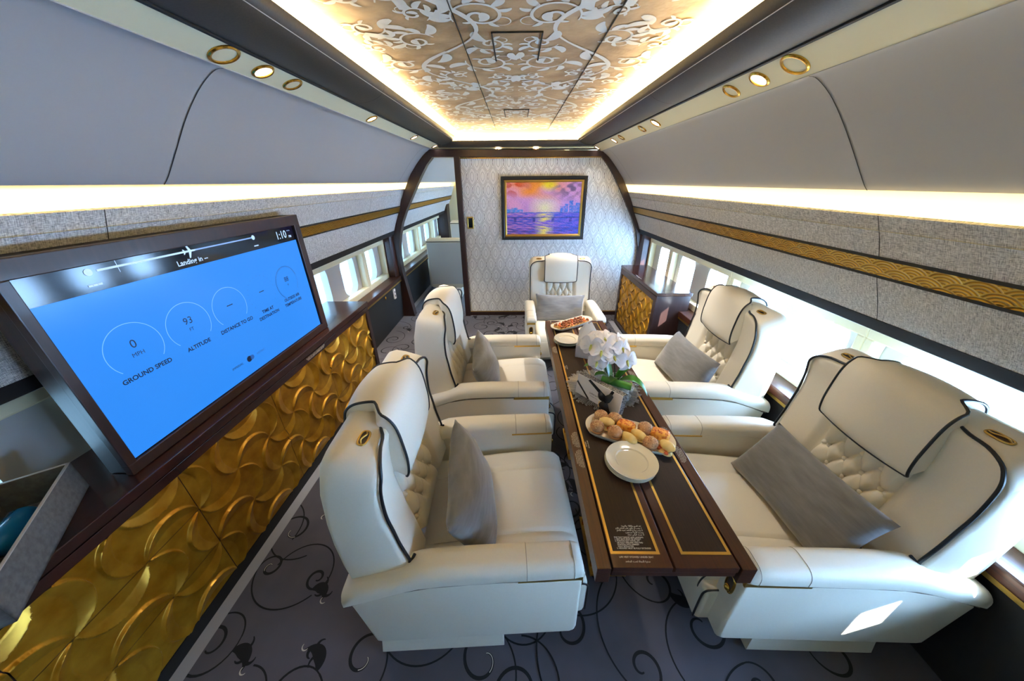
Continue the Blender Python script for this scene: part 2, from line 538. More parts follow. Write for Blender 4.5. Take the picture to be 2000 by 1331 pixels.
floor_mb = MB()
floor_mb.add([(-1.6, Y0, 0), (1.6, Y0, 0), (1.6, YA, 0), (-1.6, YA, 0)], [(0, 1, 2, 3)], 0)
def carpet_scrolls(mb):
    r = random.Random(21)
    spots = []
    tries = 0
    while len(spots) < 260 and tries < 9000:
        tries += 1
        x, y = r.uniform(-1.42, 1.45), r.uniform(-0.3, 6.3)
        dm = 0.155 if y < 4.1 else 0.3
        if all((x - a) ** 2 + (y - b) ** 2 > dm ** 2 for a, b in spots): spots.append((x, y))
    J = 0.0012
    for n_, (x, y) in enumerate(spots):
        a0 = r.uniform(0, 2 * PI); sg = r.choice((-1, 1)); R = r.uniform(0.05, 0.115)
        sp = spiral((x, y), R, a0, r.uniform(0.9, 1.4), sg)
        n = len(sp)
        w = [0.0045 + 0.007 * math.sin(PI * i / n) for i in range(n)]
        stroke(mb, sp, w, 0.001, 1, J)
        t0 = math.atan2(sp[0][1] - sp[1][1], sp[0][0] - sp[1][0])
        tail = leaf_pts(sp[0], t0, r.uniform(0.25, 0.5), -sg * r.uniform(1.6, 3.4), 26)
        stroke(mb, tail, [0.006] * 26, 0.001, 1, J)
        # flame-shaped hooked leaf
        if n_ % 5 < 3:
            i = r.randrange(1, 12); p = sp[i]; ang = a0 + r.uniform(-1, 1)
            lf = leaf_pts(p, ang, r.uniform(0.10, 0.17), sg * r.uniform(1.6, 2.8), 18)
            wl = [0.050 * math.sin(PI * min(1, (q + 1.5) / 18)) ** 1.2 * (1 - 0.4 * q / 17) + 0.0025 for q in range(18)]
            stroke(mb, lf, wl, 0.001, 1, J)
            for (j, sgn, ln) in ((6, 1, 0.06), (10, -1, 0.05), (13, 1, 0.045)):
                th = math.atan2(lf[j + 1][1] - lf[j][1], lf[j + 1][0] - lf[j][0])
                br = leaf_pts(lf[j], th + sgn * 0.5, ln, sgn * 2.6, 12)
                stroke(mb, br, [0.014 * (1 - q / 12) ** 0.8 + 0.001 for q in range(12)], 0.001, 1, J)
            hk = leaf_pts(lf[-3], th + 1.2 * sg, 0.045, -sg * 3.6, 10)
            stroke(mb, hk, [0.004 * math.sin(PI * (q + 1) / 11) + 0.0006 for q in range(10)], 0.0023, 2, 0.0004)
        elif n_ % 5 == 3:
            stroke(mb, sp[-14:], [0.0025] * 14, 0.0023, 2, 0.0004)
carpet_scrolls(floor_mb)
floor_mb.add([(-1.252, Y0, 0.0028), (-1.198, Y0, 0.0028), (-1.198, 2.56, 0.0028), (-1.252, 2.56, 0.0028)], [(0, 1, 2, 3)], 3)
floor_mb.add([(1.17, 2.70, 0.0028), (1.235, 2.70, 0.0028), (1.235, 3.80, 0.0028), (1.17, 3.80, 0.0028)], [(0, 1, 2, 3)], 3)
floor_mb.add([(-1.50, 4.12, 0.0028), (-1.44, 4.12, 0.0028), (-1.44, YA, 0.0028), (-1.50, YA, 0.0028)], [(0, 1, 2, 3)], 3)
floor = struct(part('floor', floor_mb, [carpet, carpet_dark, carpet_light, carpet_lit_strip], fix=False))

# the left wall lining stands back a little behind the screen and eases in towards the partition
STN = [Y0, 3.2, 4.0, YA]
def wall_pt(x, z, y, s, all_=False):
    if s > 0: return (x, z)
    f = 1.06 - 0.06 * max(0.0, min(1.0, (y - 3.2) / 0.8))
    g = 1.0 if all_ else max(0.0, min(1.0, (z - 1.05) / 0.25))
    f = 1 + (f - 1) * g
    return (x * f, 1.6 - (1.6 - z) * f)
def wall_band(prof, th, s, all_=False):
    """like band_solid, for profiles given on the right-hand side and mirrored by s"""
    out = []; n = len(prof)
    for i in range(n):
        a = prof[max(i - 1, 0)]; b = prof[min(i + 1, n - 1)]
        dx, dz = b[0] - a[0], b[1] - a[1]; l = math.hypot(dx, dz)
        nx, nz = -dz / l, dx / l
        if nx < 0: nx, nz = -nx, -nz
        out.append((prof[i][0] + nx * th, prof[i][1] + nz * th))
    ring = list(prof) + out[::-1]
    mb = MB()
    rings = []
    for y in STN:
        rings.append([(s * q[0], y, q[1]) for q in (wall_pt(x, z, y, s, all_) for x, z in ring)])
    mb.loft(rings)
    return mb
SIDE = {}
for sname, s in (('left', -1), ('right', 1)):
    if s > 0:
        binp = [(0.906, 1.887), (0.937, 1.879), (1.0, 1.832), (1.076, 1.752), (1.15, 1.664), (1.212, 1.588), (1.236, 1.564)]
        tex = [(1.262, 1.484), (1.30, 1.415), (1.333, 1.345), (1.366, 1.262), (1.42, 1.155), (1.45, 1.088)]
        gt, gb = 1.345, 1.262
    else:
        binp = [(0.90, 1.922), (0.935, 1.915), (1.0, 1.870), (1.076, 1.795), (1.15, 1.706), (1.215, 1.628), (1.243, 1.602)]
        tex = [(1.270, 1.534), (1.305, 1.45), (1.336, 1.365), (1.366, 1.284), (1.42, 1.165), (1.45, 1.088)]
        gt, gb = 1.365, 1.284
    zb = binp[-1][1]; zt = tex[0][1]
    S = lambda pr: [(x * s, z) for x, z in pr]
    yend = YA
    texp = smooth2(tex, 25)
    i0 = min(range(25), key=lambda i: abs(texp[i][1] - gt)); i1 = min(range(25), key=lambda i: abs(texp[i][1] - gb))
    wall = struct(part('wall_' + sname, wall_band(texp, 0.012, s), weave, smooth=True, angle=50))
    SIDE[sname] = wall
    # gold band with black edging, set proud of the textile
    bp = [(x - 0.004, z) for x, z in texp[i0:i1 + 1]]
    bmb = wall_band(bp, 0.003, s)
    bme = bmb.mesh('gold_band', gold_band_m, True, True, 50)
    z0 = bp[-1][1]
    ribbon_uv(bme, lambda co: (co.y * 0.82, (co.z - z0) * 1.08))
    link('gold_band', bme, wall)
    for zz, nm in ((i0, 'band_edging'), (i1, 'band_edging')):
        x, z = texp[zz]
        part(nm, wall_band([(x - 0.008 + 0.003, z + 0.005), (x - 0.008 - 0.003, z - 0.005)] if False else [(x - 0.006, z + 0.005), (x - 0.006, z - 0.005)], 0.010, s), black, wall)
    # dark strip under the textile and the soffit of the window recess
    e = MB(); pr = [(1.446, 1.092), (1.456, 1.046), (1.47, 1.040), (1.63, 1.028)]
    e = wall_band(pr, 0.01, s)
    part('lower_edge_strip', e, edge_m, wall)
    # panel joints in the textile
    for yj in (1.215 if s > 0 else 1.12, 3.3, -0.8):
        e = MB()
        tj = [wall_pt(x, z, yj, s) for x, z in texp]
        e.loft([[(s * (x - 0.0012), yj - 0.0015, z) for x, z in tj], [(s * (x - 0.0012), yj + 0.0015, z) for x, z in tj]], closed=False, cap=False)
        part('panel_joint', e, black_text, wall)
    # overhead bin
    b = smooth2(binp, 24) + [(binp[-1][0] - 0.004, zb - 0.006), (binp[-1][0] - 0.02, zb - 0.004)]
    part('overhead_panel', band_solid(S(b[:24]), 0.015, Y0, yend), bin_m, wall, smooth=True, angle=60)
    for yj in ((1.265, 3.75, -1.1) if s > 0 else (1.25, 3.75, -1.1)):
        e = MB()
        e.loft([[(s * (x - 0.0015), yj - 0.0018, z - 0.001) for x, z in b[:24]], [(s * (x - 0.0015), yj + 0.0018, z - 0.001) for x, z in b[:24]]], closed=False, cap=False)
        part('panel_joint', e, black_text, wall)
    # light pocket behind and below the bin, with its LED strip lying at the bottom
    pk = [(binp[-1][0] + 0.0, zb + 0.004), (1.30, zb - 0.012), (1.345, zb - 0.05), (1.372, zt - 0.02), (1.375, zt - 0.05), (1.28, zt - 0.05)]
    e = MB(); e.loft([[(s * x, y, z) for x, z in [pk[0]] + [wall_pt(a, b, y, s, True) for a, b in pk[1:]]] for y in STN], closed=False, cap=False)
    part('light_pocket', e, pocket_m, wall, smooth=True)
    e = MB(); e.loft([[(s * q[0], y, q[1]) for q in (wall_pt(a, b, y, s, True) for a, b in ((1.30, zt - 0.046), (1.335, zt - 0.046), (1.335, zt - 0.030), (1.30, zt - 0.030)))] for y in [-0.4] + STN[1:]])
    part('led_strip', e, led_side, wall)
    # ledge with gold trim, and the black leather dado below it
    e = MB(); e.rbox(min(s * 1.455, s * 1.60), max(s * 1.455, s * 1.60), 2.53 if s < 0 else Y0, yend, 0.500, 0.548, 0.006)
    part('window_ledge', e, wood_red, wall)
    e = MB(); e.box(min(s * 1.459, s * 1.475), max(s * 1.459, s * 1.475), 2.53 if s < 0 else Y0, yend, 0.482, 0.4995)
    part('ledge_gold_trim', e, gold_satin, wall)
    e = MB(); e.loft([[(s * 1.470, y, 0.482), (s * 1.505, y, 0.0), (s * 1.60, y, 0.0), (s * 1.60, y, 0.482)] for y in (2.53 if s < 0 else Y0, yend)])
    part('dado_panel', e, dado_m, wall)
    # outer shell above and around so that no daylight leaks in
    e = MB(); e.add([(s * 1.80, Y0, 2.3), (s * 1.80, yend, 2.3), (s * 1.80, yend, 1.0), (s * 1.80, Y0, 1.0)], [(0, 1, 2, 3)])
    e.box(min(s * 1.5, s * 1.8), max(s * 1.5, s * 1.8), Y0, yend, 1.03, 1.09)
    e.box(min(s * 1.58, s * 1.8), max(s * 1.58, s * 1.8), Y0, yend, -0.06, 0.50)
    part('outer_shell', e, lining_m, wall)

# ------------------------------------------------------------------ windows
def rrect(cy, cz, w, h, r, n=7):
    pts = []
    for (sx, sz, a0) in ((1, 1, 0), (-1, 1, PI / 2), (-1, -1, PI), (1, -1, 3 * PI / 2)):
        for k in range(n):
            a = a0 + PI / 2 * k / (n - 1)
            pts.append((cy + sx * (w / 2 - r) + r * math.cos(a), cz + sz * (h / 2 - r) + r * math.sin(a)))
    return pts
WN = [0]
def window(s, ya, yb, centers):
    WN[0] += 1
    nm = 'window_%d' % WN[0]
    root = struct(link(nm, None)); root.location = (s * 1.6, (ya + yb) / 2, 0.55)
    off = Vector(root.location)
    def P(n, mb, m, **k):
        mb.v = [tuple(Vector(p) - off) for p in mb.v]
        return part(n, mb, m, root, **k)
    xa, xb = 1.575, 1.640
    f = MB()
    X = lambda a, b: (min(s * a, s * b), max(s * a, s * b))
    f.rbox(*X(xa, xb), ya, yb, 0.545, 0.605, 0.008)
    f.rbox(*X(xa, xb), ya, yb, 0.955, 1.026, 0.008)
    f.rbox(*X(xa, xb), ya, ya + 0.042, 0.60, 0.96, 0.008)
    f.rbox(*X(xa, xb), yb - 0.042, yb, 0.60, 0.96, 0.008)
    P('frame', f, frame_m)
    # lining panel with rounded window cut-outs and their reveals
    outer = [(ya, 0.54), (yb, 0.54), (yb, 1.03), (ya, 1.03)]
    loops = [outer] + [rrect(c, 0.785, 0.275, 0.375, 0.095) for c in centers]
    l = MB()
    flat = [p for lp in loops for p in lp]
    tris = tessellate_polygon([[Vector((a, b, 0)) for a, b in lp] for lp in loops])
    l.add([(s * xb, a, b) for a, b in flat], [tuple(t) for t in tris])
    for lp in loops[1:]:
        n = len(lp)
        big = [(lp[0][0], lp[0][1])]
        r2 = [(a, b) for a, b in lp]
        l.loft([[(s * xb, a, b) for a, b in lp], [(s * 1.70, a, b) for a, b in r2]], cap=False)
    # the plane behind, outside of the cut-outs
    tr2 = tessellate_polygon([[Vector((a, b, 0)) for a, b in lp] for lp in loops])
    l.add([(s * 1.70, a, b) for a, b in flat], [tuple(t) for t in tr2])
    P('lining', l, lining_m)
    for c in centers:
        g = MB(); pr = rrect(c, 0.785, 0.285, 0.385, 0.098)
        g.loft([[(s * 1.692, a, b) for a, b in pr], [(s * 1.696, a, b) for a, b in pr]])
        P('pane', g, pane_m)
        # pull-down shade parked at the top; unseen rear right ones are lowered to block sun
        low = 0.59 if (s > 0 and c < -0.7) else 0.925
        sh = MB(); sh.box(min(s * 1.655, s * 1.66), max(s * 1.655, s * 1.66), c - 0.145, c + 0.145, low, 0.975)
        P('shade', sh, lining_m)
    return root
E0 = 2.346
for s in (-1, 1):
    for k in range(-5, 5):
        ya = E0 + 1.016 * k; yb = ya + 1.016
        if ya < 3.98 < yb:
            window(s, ya, 3.93, [ya + 0.254])
            window(s, 4.15, yb, [ya + 0.81 - 0.04])
            continue
        window(s, ya, yb, [ya + 0.254, ya + 0.762])
# ------------------------------------------------------------------ ceiling
CZ = 2.092
cm = MB()
nx = 2
cm.add([(-0.62, -2.55, CZ), (0.62, -2.55, CZ), (0.62, 4.02, CZ), (-0.62, 4.02, CZ)], [(0, 1, 2, 3)], 0)
def ceiling_scrolls(mb):
    z = CZ - 0.0032
    P = 0.92
    def put(pts, w, y0, fl):
        q = [(fl * p[0], p[1] + y0) for p in pts]
        stroke(mb, q, w, z, 1, 0.0026)
    def leafy(p, a, ln, cu, wd, y0, fl):
        lf = leaf_pts(p, a, ln, cu, 12)
        put(lf, [wd * math.sin(PI * min(1, (q + 0.8) / 12)) ** 0.7 * (1 - 0.3 * q / 12) + 0.002 for q in range(12)], y0, fl)
    for rep in range(-3, 6):
        y0 = rep * P - 0.1
        for fl in (1, -1):
            # main stem weaving along the cabin
            st = [(0.29 + 0.15 * math.sin(2 * PI * t / 30), P * t / 30) for t in range(31)]
            put(st, [0.016 + 0.006 * math.sin(2 * PI * t / 15) for t in range(31)], y0, fl)
            specs = [((0.125, 0.14), 0.105, -0.3, 1.35, 1), ((0.51, 0.16), 0.095, 3.4, 1.3, -1), ((0.50, 0.46), 0.085, 2.6, 1.25, 1), ((0.53, 0.68), 0.070, 3.6, 1.2, -1),
                     ((0.12, 0.60), 0.100, 0.4, 1.35, -1), ((0.38, 0.80), 0.080, 3.6, 1.2, 1), ((0.10, 0.84), 0.070, 0.2, 1.2, 1), ((0.30, 0.33), 0.065, 1.2, 1.1, -1), ((0.09, 0.38), 0.062, 0.9, 1.2, 1), ((0.33, 0.58), 0.055, 2.2, 1.1, 1), ((0.55, 0.87), 0.055, 2.9, 1.1, 1)]
            for (c, R, a0, tu, sg) in specs:
                sp = spiral(c, R, a0, tu, sg, 40)
                k_ = R / 0.1
                w = [(0.005 + 0.013 * (i / 40) ** 0.6 * (1 - 0.35 * (i / 40))) * (0.5 + 0.5 * k_) for i in range(40)]
                put(sp, w, y0, fl)
                e = sp[-1]; ang = math.atan2(sp[-1][1] - sp[-3][1], sp[-1][0] - sp[-3][0])
                leafy(e, ang, 0.075 * k_, sg * 2.2, 0.040 * k_, y0, fl)
                # acanthus tufts springing from the outside of the curl
                for (i, ln, cu, wd, da) in ((2, 0.115, 1.5, 0.046, -0.3), (4, 0.085, 1.9, 0.034, 0.25), (7, 0.075, 1.3, 0.028, 0.6), (12, 0.085, -1.4, 0.032, 0.5), (14, 0.055, -1.8, 0.022, 1.1), (21, 0.055, -1.2, 0.020, 0.4), (26, 0.045, 1.2, 0.016, 0.2)):
                    rad = math.atan2(sp[i][1] - c[1], sp[i][0] - c[0])
                    leafy(sp[i], rad + da * sg, ln * (0.4 + 0.6 * k_), sg * cu, wd * (0.4 + 0.6 * k_), y0, fl)
                # thin tendril
                td = leaf_pts(sp[17], math.atan2(sp[17][1] - c[1], sp[17][0] - c[0]) - 0.5 * sg, 0.13 * k_, sg * 4.2, 18)
                put(td, [0.007 * (1 - q / 22) for q in range(18)], y0, fl)
            for (p, a, ln, cu, wd) in [((0.30, 0.02), 1.9, 0.14, -1.6, 0.05), ((0.44, 0.33), 0.6, 0.13, 1.8, 0.05), ((0.24, 0.47), 2.4, 0.13, -1.9, 0.05), ((0.15, 0.73), 1.2, 0.12, 1.6, 0.045),
                                       ((0.0, 0.35), 1.57, 0.12, 0.3, 0.05), ((0.02, 0.02), 1.4, 0.10, 0.9, 0.04), ((0.55, 0.72), 2.2, 0.12, 1.4, 0.045), ((0.42, 0.62), 0.3, 0.1, 1.2, 0.04), ((0.56, 0.02), 1.8, 0.12, -1.2, 0.04), ((0.36, 0.55), 4.2, 0.12, 1.4, 0.04)]:
                leafy(p, a, ln, cu, wd, y0, fl)
ceiling_scrolls(cm)
for x in (-0.205, 0.335):
    cm.box(x - 0.0015, x + 0.0015, -2.5, 4.0, CZ - 0.005, CZ, 2)
for yb in (1.55, 2.95):
    for x in (-0.088, 0.098):
        cm.box(x - 0.003, x + 0.003, yb, yb + 0.30, CZ - 0.006, CZ, 2)
    cm.box(-0.088, 0.098, yb - 0.001, yb + 0.001, CZ - 0.005, CZ, 2)
ceiling = struct(part('ceiling', cm, [ceil_m, ceil_scroll, black], fix=False))
# cream side coves of the ceiling
TN = [0]
def trim(mb, m, **k):
    TN[0] += 1
    return struct(part('trim_%d' % TN[0], mb, m, **k))
for s in (-1, 1):
    dz = 0.018 if s < 0 else 0.0
    e = prof_strip([(s * 0.62, CZ), (s * 0.70, CZ + 0.004), (s * 0.80, CZ - 0.012), (s * 0.85, CZ - 0.05), (s * 0.86, 2.02)], Y0, 4.02)
    trim(e, pocket_m, smooth=True)
    # black leather roll along the cove
    roll = smooth2([(0.640, 2.015 + dz), (0.648, 1.988 + dz), (0.68, 1.962 + dz), (0.73, 1.945 + dz), (0.775, 1.940 + dz), (0.806, 1.942 + dz)], 14)
    ring = [(x, z) for x, z in roll] + [(0.86, 1.96 + dz), (0.86, 2.02 + dz), (0.66, 2.022 + dz)]
    e = MB(); e.loft([[(s * x, y, z) for x, z in ring] for y in (Y0, 3.93)])
    r = trim(e, black_leather, smooth=True)
    for yj in (1.95, 3.05, 0.3):
        j = MB(); j.loft([[(s * x, yj - 0.0015, z - 0.001) for x, z in roll], [(s * x, yj + 0.0015, z - 0.001) for x, z in roll]], closed=False, cap=False)
        part('joint', j, black, r)
    j = MB(); j.tube([(s * 0.655, Y0, 1.980 + dz), (s * 0.655, 3.93, 1.980 + dz)], 0.0013, 5)
    part('stitching', j, lining_m, r)
    e = MB(); e.box(min(s * 0.672, s * 0.712), max(s * 0.672, s * 0.712), -0.3, 3.95, 2.024 + dz, 2.034 + dz)
    part('led_strip', e, led, r)
    # cream soffit that carries the lamps
    e = band_solid([(s * 0.806, 1.944 + dz), (s * 0.908, 1.888 + (0.034 if s < 0 else 0))], 0.02, Y0, Y1)
    trim(e, soffit_m)
    g = MB(); g.box(min(s * 0.80, s * 0.812), max(s * 0.80, s * 0.812), Y0, 3.95, 1.936 + dz, 1.95 + dz)
    part('shadow_gap', g, black, r)
# front beam of the cove: leather below, gold face above, LED behind
e = MB()
ring = [(3.925, 1.985), (3.93, 1.955), (3.95, 1.935), (3.99, 1.932), (3.99, 1.99), (3.94, 1.994)]
e.loft([[(x, y, z) for y, z in ring] for x in (-0.82, 0.82)])
r = trim(e, black_leather, smooth=True)
e = MB(); e.box(-0.86, 0.86, 4.02, 4.04, 1.985, 2.10)
part('gold_back_face', e, gold_satin, r)
e = MB(); e.box(-0.66, 0.66, 3.965, 3.985, 1.996, 2.006)
part('led_strip', e, led, r)
e = MB(); e.add([(-0.93, 3.985, 1.928), (0.93, 3.985, 1.918), (0.93, 4.06, 1.905), (-0.93, 4.06, 1.915)], [(0, 1, 2, 3)])
e.box(-0.93, 0.93, 4.0, 4.07, 1.93, 2.12)
trim(e, soffit_m)
# back wall behind the photographer, aft cabin end wall and aft ceiling
e = MB(); e.add([(-1.8, Y0, -0.1), (1.8, Y0, -0.1), (1.8, Y0, 2.3), (-1.8, Y0, 2.3)], [(0, 1, 2, 3)])
struct(part('wall_back', e, soffit_m))
e = MB(); e.add([(-1.8, YA, -0.1), (1.8, YA, -0.1), (1.8, YA, 2.3), (-1.8, YA, 2.3)], [(0, 1, 2, 3)])
wa = struct(part('wall_aft_end', e, soffit_m))
e = MB(); e.box(-1.62, -1.40, 7.0, 7.28, 0, 1.5); part('end_pilaster', e, wood_v, wa)
e = MB(); e.add([(-1.0, 4.1, 1.95), (1.0, 4.1, 1.95), (1.0, YA, 1.95), (-1.0, YA, 1.95)], [(0, 1, 2, 3)])
ca_ = struct(part('ceiling_aft', e, soffit_m))
for x in (-0.62, 0.62):
    e = MB(); e.box(x - 0.02, x + 0.02, 4.5, 7.0, 1.935, 1.949); part('led_strip', e, led_side, ca_)  # unseen strips, added to brighten the aft cabin

# ------------------------------------------------------------------ front partition
inR = [(0.925, 1.836), (1.0, 1.755), (1.075, 1.66), (1.17, 1.51), (1.262, 1.354), (1.35, 1.20), (1.422, 1.055), (1.462, 0.90), (1.482, 0.77), (1.488, 0.55), (1.475, 0.30), (1.45, 0.0)]
outR = [(0.93, 1.905), (1.06, 1.78), (1.14, 1.69), (1.24, 1.53), (1.33, 1.36), (1.43, 1.20), (1.50, 1.06), (1.57, 0.92), (1.60, 0.77), (1.60, 0.55), (1.60, 0.30), (1.60, 0.0)]
wp = MB()
poly = [(-0.64, 0.0), (-0.64, 1.86)] + [(0.90, 1.86)] + [(x + 0.015, z) for x, z in inR]
wp.loft([[(x, 4.045, z) for x, z in poly], [(x, 4.065, z) for x, z in poly]])
wme = wp.mesh('wall_front', paper)
ribbon_uv(wme, lambda co: (co.x + 0.02, co.z + 0.03))
wall_front = struct(link('wall_front', wme))
for z in (1.373, 0.924, 0.491):
    e = MB(); e.box(-0.61, 1.47 if z < 1.1 else 1.20, 4.0435, 4.0455, z - 0.0012, z + 0.0012)
    part('panel_joint', e, lining_m, wall_front)
def arch(inn, out, y0, y1, m):
    e = MB()
    rings = []
    for (a, b), (c, d) in zip(inn, out):
        rings.append([(a, y0, b), (c, y0, d), (c, y1, d), (a, y1, b)])
    e.loft(rings)
    return e
trim(arch(inR, outR, 4.0, 4.09, wood_v), wood_v)
inL = [(-0.895, 1.862), (-0.98, 1.775), (-1.06, 1.66), (-1.165, 1.49), (-1.272, 1.315), (-1.345, 1.17), (-1.392, 1.03), (-1.422, 0.90), (-1.436, 0.787), (-1.43, 0.60), (-1.40, 0.35), (-1.355, 0.0)]
outL = [(-0.93, 1.935), (-1.06, 1.82), (-1.14, 1.73), (-1.24, 1.56), (-1.34, 1.38), (-1.43, 1.22), (-1.50, 1.06), (-1.57, 0.92), (-1.60, 0.787), (-1.60, 0.60), (-1.60, 0.35), (-1.60, 0.0)]
trim(arch(inL, outL, 4.0, 4.10, wood_v), wood_v)
e = MB(); e.rbox(-0.675, -0.610, 3.99, 4.10, 0.0, 1.86, 0.005); trim(e, wood_v)
e = MB(); e.loft([[(-0.93, y, 1.848), (0.93, y, 1.838), (0.94, y, 1.895), (-0.94, y, 1.92)] for y in (3.985, 4.09)]); trim(e, wood_v)
e = MB(); e.box(-0.61, 0.93, 4.02, 4.044, 1.831, 1.8395); trim(e, gold)
e = MB(); e.rbox(-0.61, 1.46, 4.02, 4.05, 0.0, 0.046, 0.004)
bb = struct(part('baseboard_front', e, wood_v))
e = MB(); e.box(-0.61, 1.46, 4.03, 4.046, 0.046, 0.053); part('gold_fillet', e, gold_satin, bb)
# upright wood returns between the last windows and the partition
for s in (-1, 1):
    e = MB(); e.loft([[(s * 1.50, 3.93, z), (s * 1.62, 3.93, z), (s * 1.62, 4.02, z), (s * 1.47, 4.02, z)] for z in (0.55, 1.03)])
    trim(e, wood_red)

# ------------------------------------------------------------------ lamps and rings in the soffits
R_ = math.radians
def soffit_m4(x, y):
    if abs(x) < 0.5: return Matrix.Translation((x, y, 1.9155)) @ Matrix.Rotation(0.0, 4, 'X')
    s = 1 if x > 0 else -1
    za, zb_ = (1.944, 1.888) if s > 0 else (1.962, 1.922)
    z = lerp(za, zb_, (abs(x) - 0.806) / 0.102)
    ang = math.atan2(zb_ - za, 0.102) * s
    return Matrix.Translation((x, y, z)) @ Matrix.Rotation(-ang, 4, 'Y')
def lamp(x, y, label, lit=True, r=0.031):
    m4 = soffit_m4(x, y)
    t = thing('ceiling_lamp' if lit else 'ceiling_ring', label, 'ceiling light' if lit else 'ceiling ring', group='lamps in the cream soffits' if lit else 'gold rings in the cream soffits')
    t.matrix_world = m4
    a = MB(); a.lathe([(r - 0.004, -0.001), (r - 0.003, -0.005), (r + 0.002, -0.006), (r + 0.006, -0.003), (r + 0.007, 0.002)], 28)
    part('ring', a, gold, t, smooth=True)
    b = MB(); b.lathe([(0.0, -0.002), (r * 0.6, -0.0025), (r - 0.003, -0.001), (r - 0.003, 0.004), (0.0, 0.004)], 28)
    if lit:
        ld = bpy.data.lights.new('lamp_light', 'SPOT'); ld.energy = (14.0 if y < 2.0 else 55.0) if y < 3.6 else (4.0 if abs(x) < 0.5 else 1.5); ld.spot_size = R_(75); ld.spot_blend = 0.6; ld.shadow_soft_size = 0.025; ld.color = (1.0, 0.93, 0.86)
        lo = link('lamp_light', ld, t); lo.matrix_parent_inverse = m4.inverted(); lo.location = (m4.translation.x * 0.985, m4.translation.y, m4.translation.z - 0.02)
    part('lens' if lit else 'disc', b, lamp_m if lit else soffit_m, t, smooth=True)
lamp(-0.855, 1.371, 'lit round lamp between two gold rings in left soffit')
lamp(-0.855, 2.285, 'lit lamp in left soffit about halfway to the partition')
lamp(-0.855, 3.173, 'lit lamp in left soffit past the halfway one')
lamp(-0.855, 3.93, 'lit lamp in left soffit at the partition corner')
lamp(-0.191, 4.01, 'left one of two lamps above the wallpapered partition')
lamp(0.213, 4.01, 'right one of two lamps above the wallpapered partition')
lamp(0.855, 1.431, 'lit round lamp between two gold rings in right soffit')
lamp(0.855, 2.369, 'lit lamp in right soffit next to a dark middle ring')
lamp(0.855, 3.30, 'lit lamp in right soffit past the two middle rings')
lamp(0.855, 3.95, 'lit lamp in right soffit at the partition corner')
lamp(-0.855, 1.209, 'unlit gold ring nearest the viewer in left soffit', False, 0.038)
lamp(-0.855, 1.532, 'smaller unlit gold ring just beyond the lit left lamp', False, 0.031)
lamp(0.855, 1.27, 'unlit gold ring nearest the viewer in right soffit', False, 0.038)
lamp(0.855, 1.595, 'smaller unlit gold ring just beyond the lit right lamp', False, 0.031)
lamp(0.855, 2.604, 'unlit gold ring in right soffit about halfway along', False, 0.028)
lamp(0.855, 3.083, 'farthest unlit gold ring in right soffit', False, 0.028)
# ================================================================== ARMCHAIRS
HB = 0.325                      # half width of the backrest
def front_base(z):
    P = [(0.42, -0.175), (0.532, -0.194), (0.63, -0.215), (0.752, -0.232), (0.84, -0.234), (0.90, -0.226), (0.99, -0.210)]
    if z <= P[0][0]: return P[0][1]
    for (a, b), (c, d) in zip(P, P[1:]):
        if z <= c: return lerp(b, d, (z - a) / (c - a))
    return P[-1][1]
def rec(y):                     # centre of the back is set in, wings curve forward
    a = abs(y)
    return -0.034 + 0.030 * sstep(0.135, 0.175, a) + 0.012 * sstep(0.17, 0.325, a)
def top_drop(y):
    t = max(0.0, min(1.0, (abs(y) - 0.255) / 0.070))
    return 0.040 * (1 - math.sqrt(max(0.0, 1 - t * t)))
def shell_ring(y):
    a = abs(y); r = 0.035
    ins = 0.0
    if a > HB - r:
        t = (a - (HB - r)) / r
        ins = r * (1 - math.sqrt(max(0.0, 1 - t * t)))
    fr = []
    zs = [0.42, 0.47, 0.53, 0.58, 0.63, 0.69, 0.75, 0.81, 0.86, 0.90]
    for z in zs: fr.append((front_base(z) + rec(y), z))
    top = [(-0.221, 0.925), (-0.228, 0.942), (-0.244, 0.950)]
    top = [(x + rec(y) * (1 - 0.5 * i / 2), z) for i, (x, z) in enumerate(top)]
    back = [(-0.29, 0.968), (-0.325, 0.976), (-0.352, 0.968), (-0.366, 0.945), (-0.386, 0.86), (-0.396, 0.75), (-0.399, 0.63), (-0.395, 0.54), (-0.386, 0.455), (-0.36, 0.42)]
    td = top_drop(y)
    ring = [(x, z - td * sstep(0.66, 0.96, z)) for x, z in fr + top + back]
    cx, cz = -0.285, 0.70
    out = []
    for x, z in ring:
        dx, dz = x - cx, z - cz
        sx = 1 if dx > 0 else -1
        lim = lambda v, q: math.copysign(max(abs(v) - q, 0.0), v)
        k = 1.0
        out.append((cx + lim(dx, ins * 0.55), y, cz + (lim(dz, ins * 0.8) if z > 0.6 else dz)))
    return out
def make_shell():
    mb = MB()
    ys = [-HB, -HB + 0.002, -HB + 0.007, -HB + 0.015, -HB + 0.025, -HB + 0.035]
    inner = list(np.linspace(-HB + 0.05, -0.19, 5)) + [-0.18, -0.17, -0.16, -0.15, -0.14, -0.13] + list(np.linspace(-0.10, 0.10, 5))
    ys = ys + inner + [-y for y in ys[::-1] + []] if False else ys + inner
    ys = sorted(set(round(y, 5) for y in ys + [-y for y in ys]))
    mb.loft([shell_ring(y) for y in ys])
    return mb
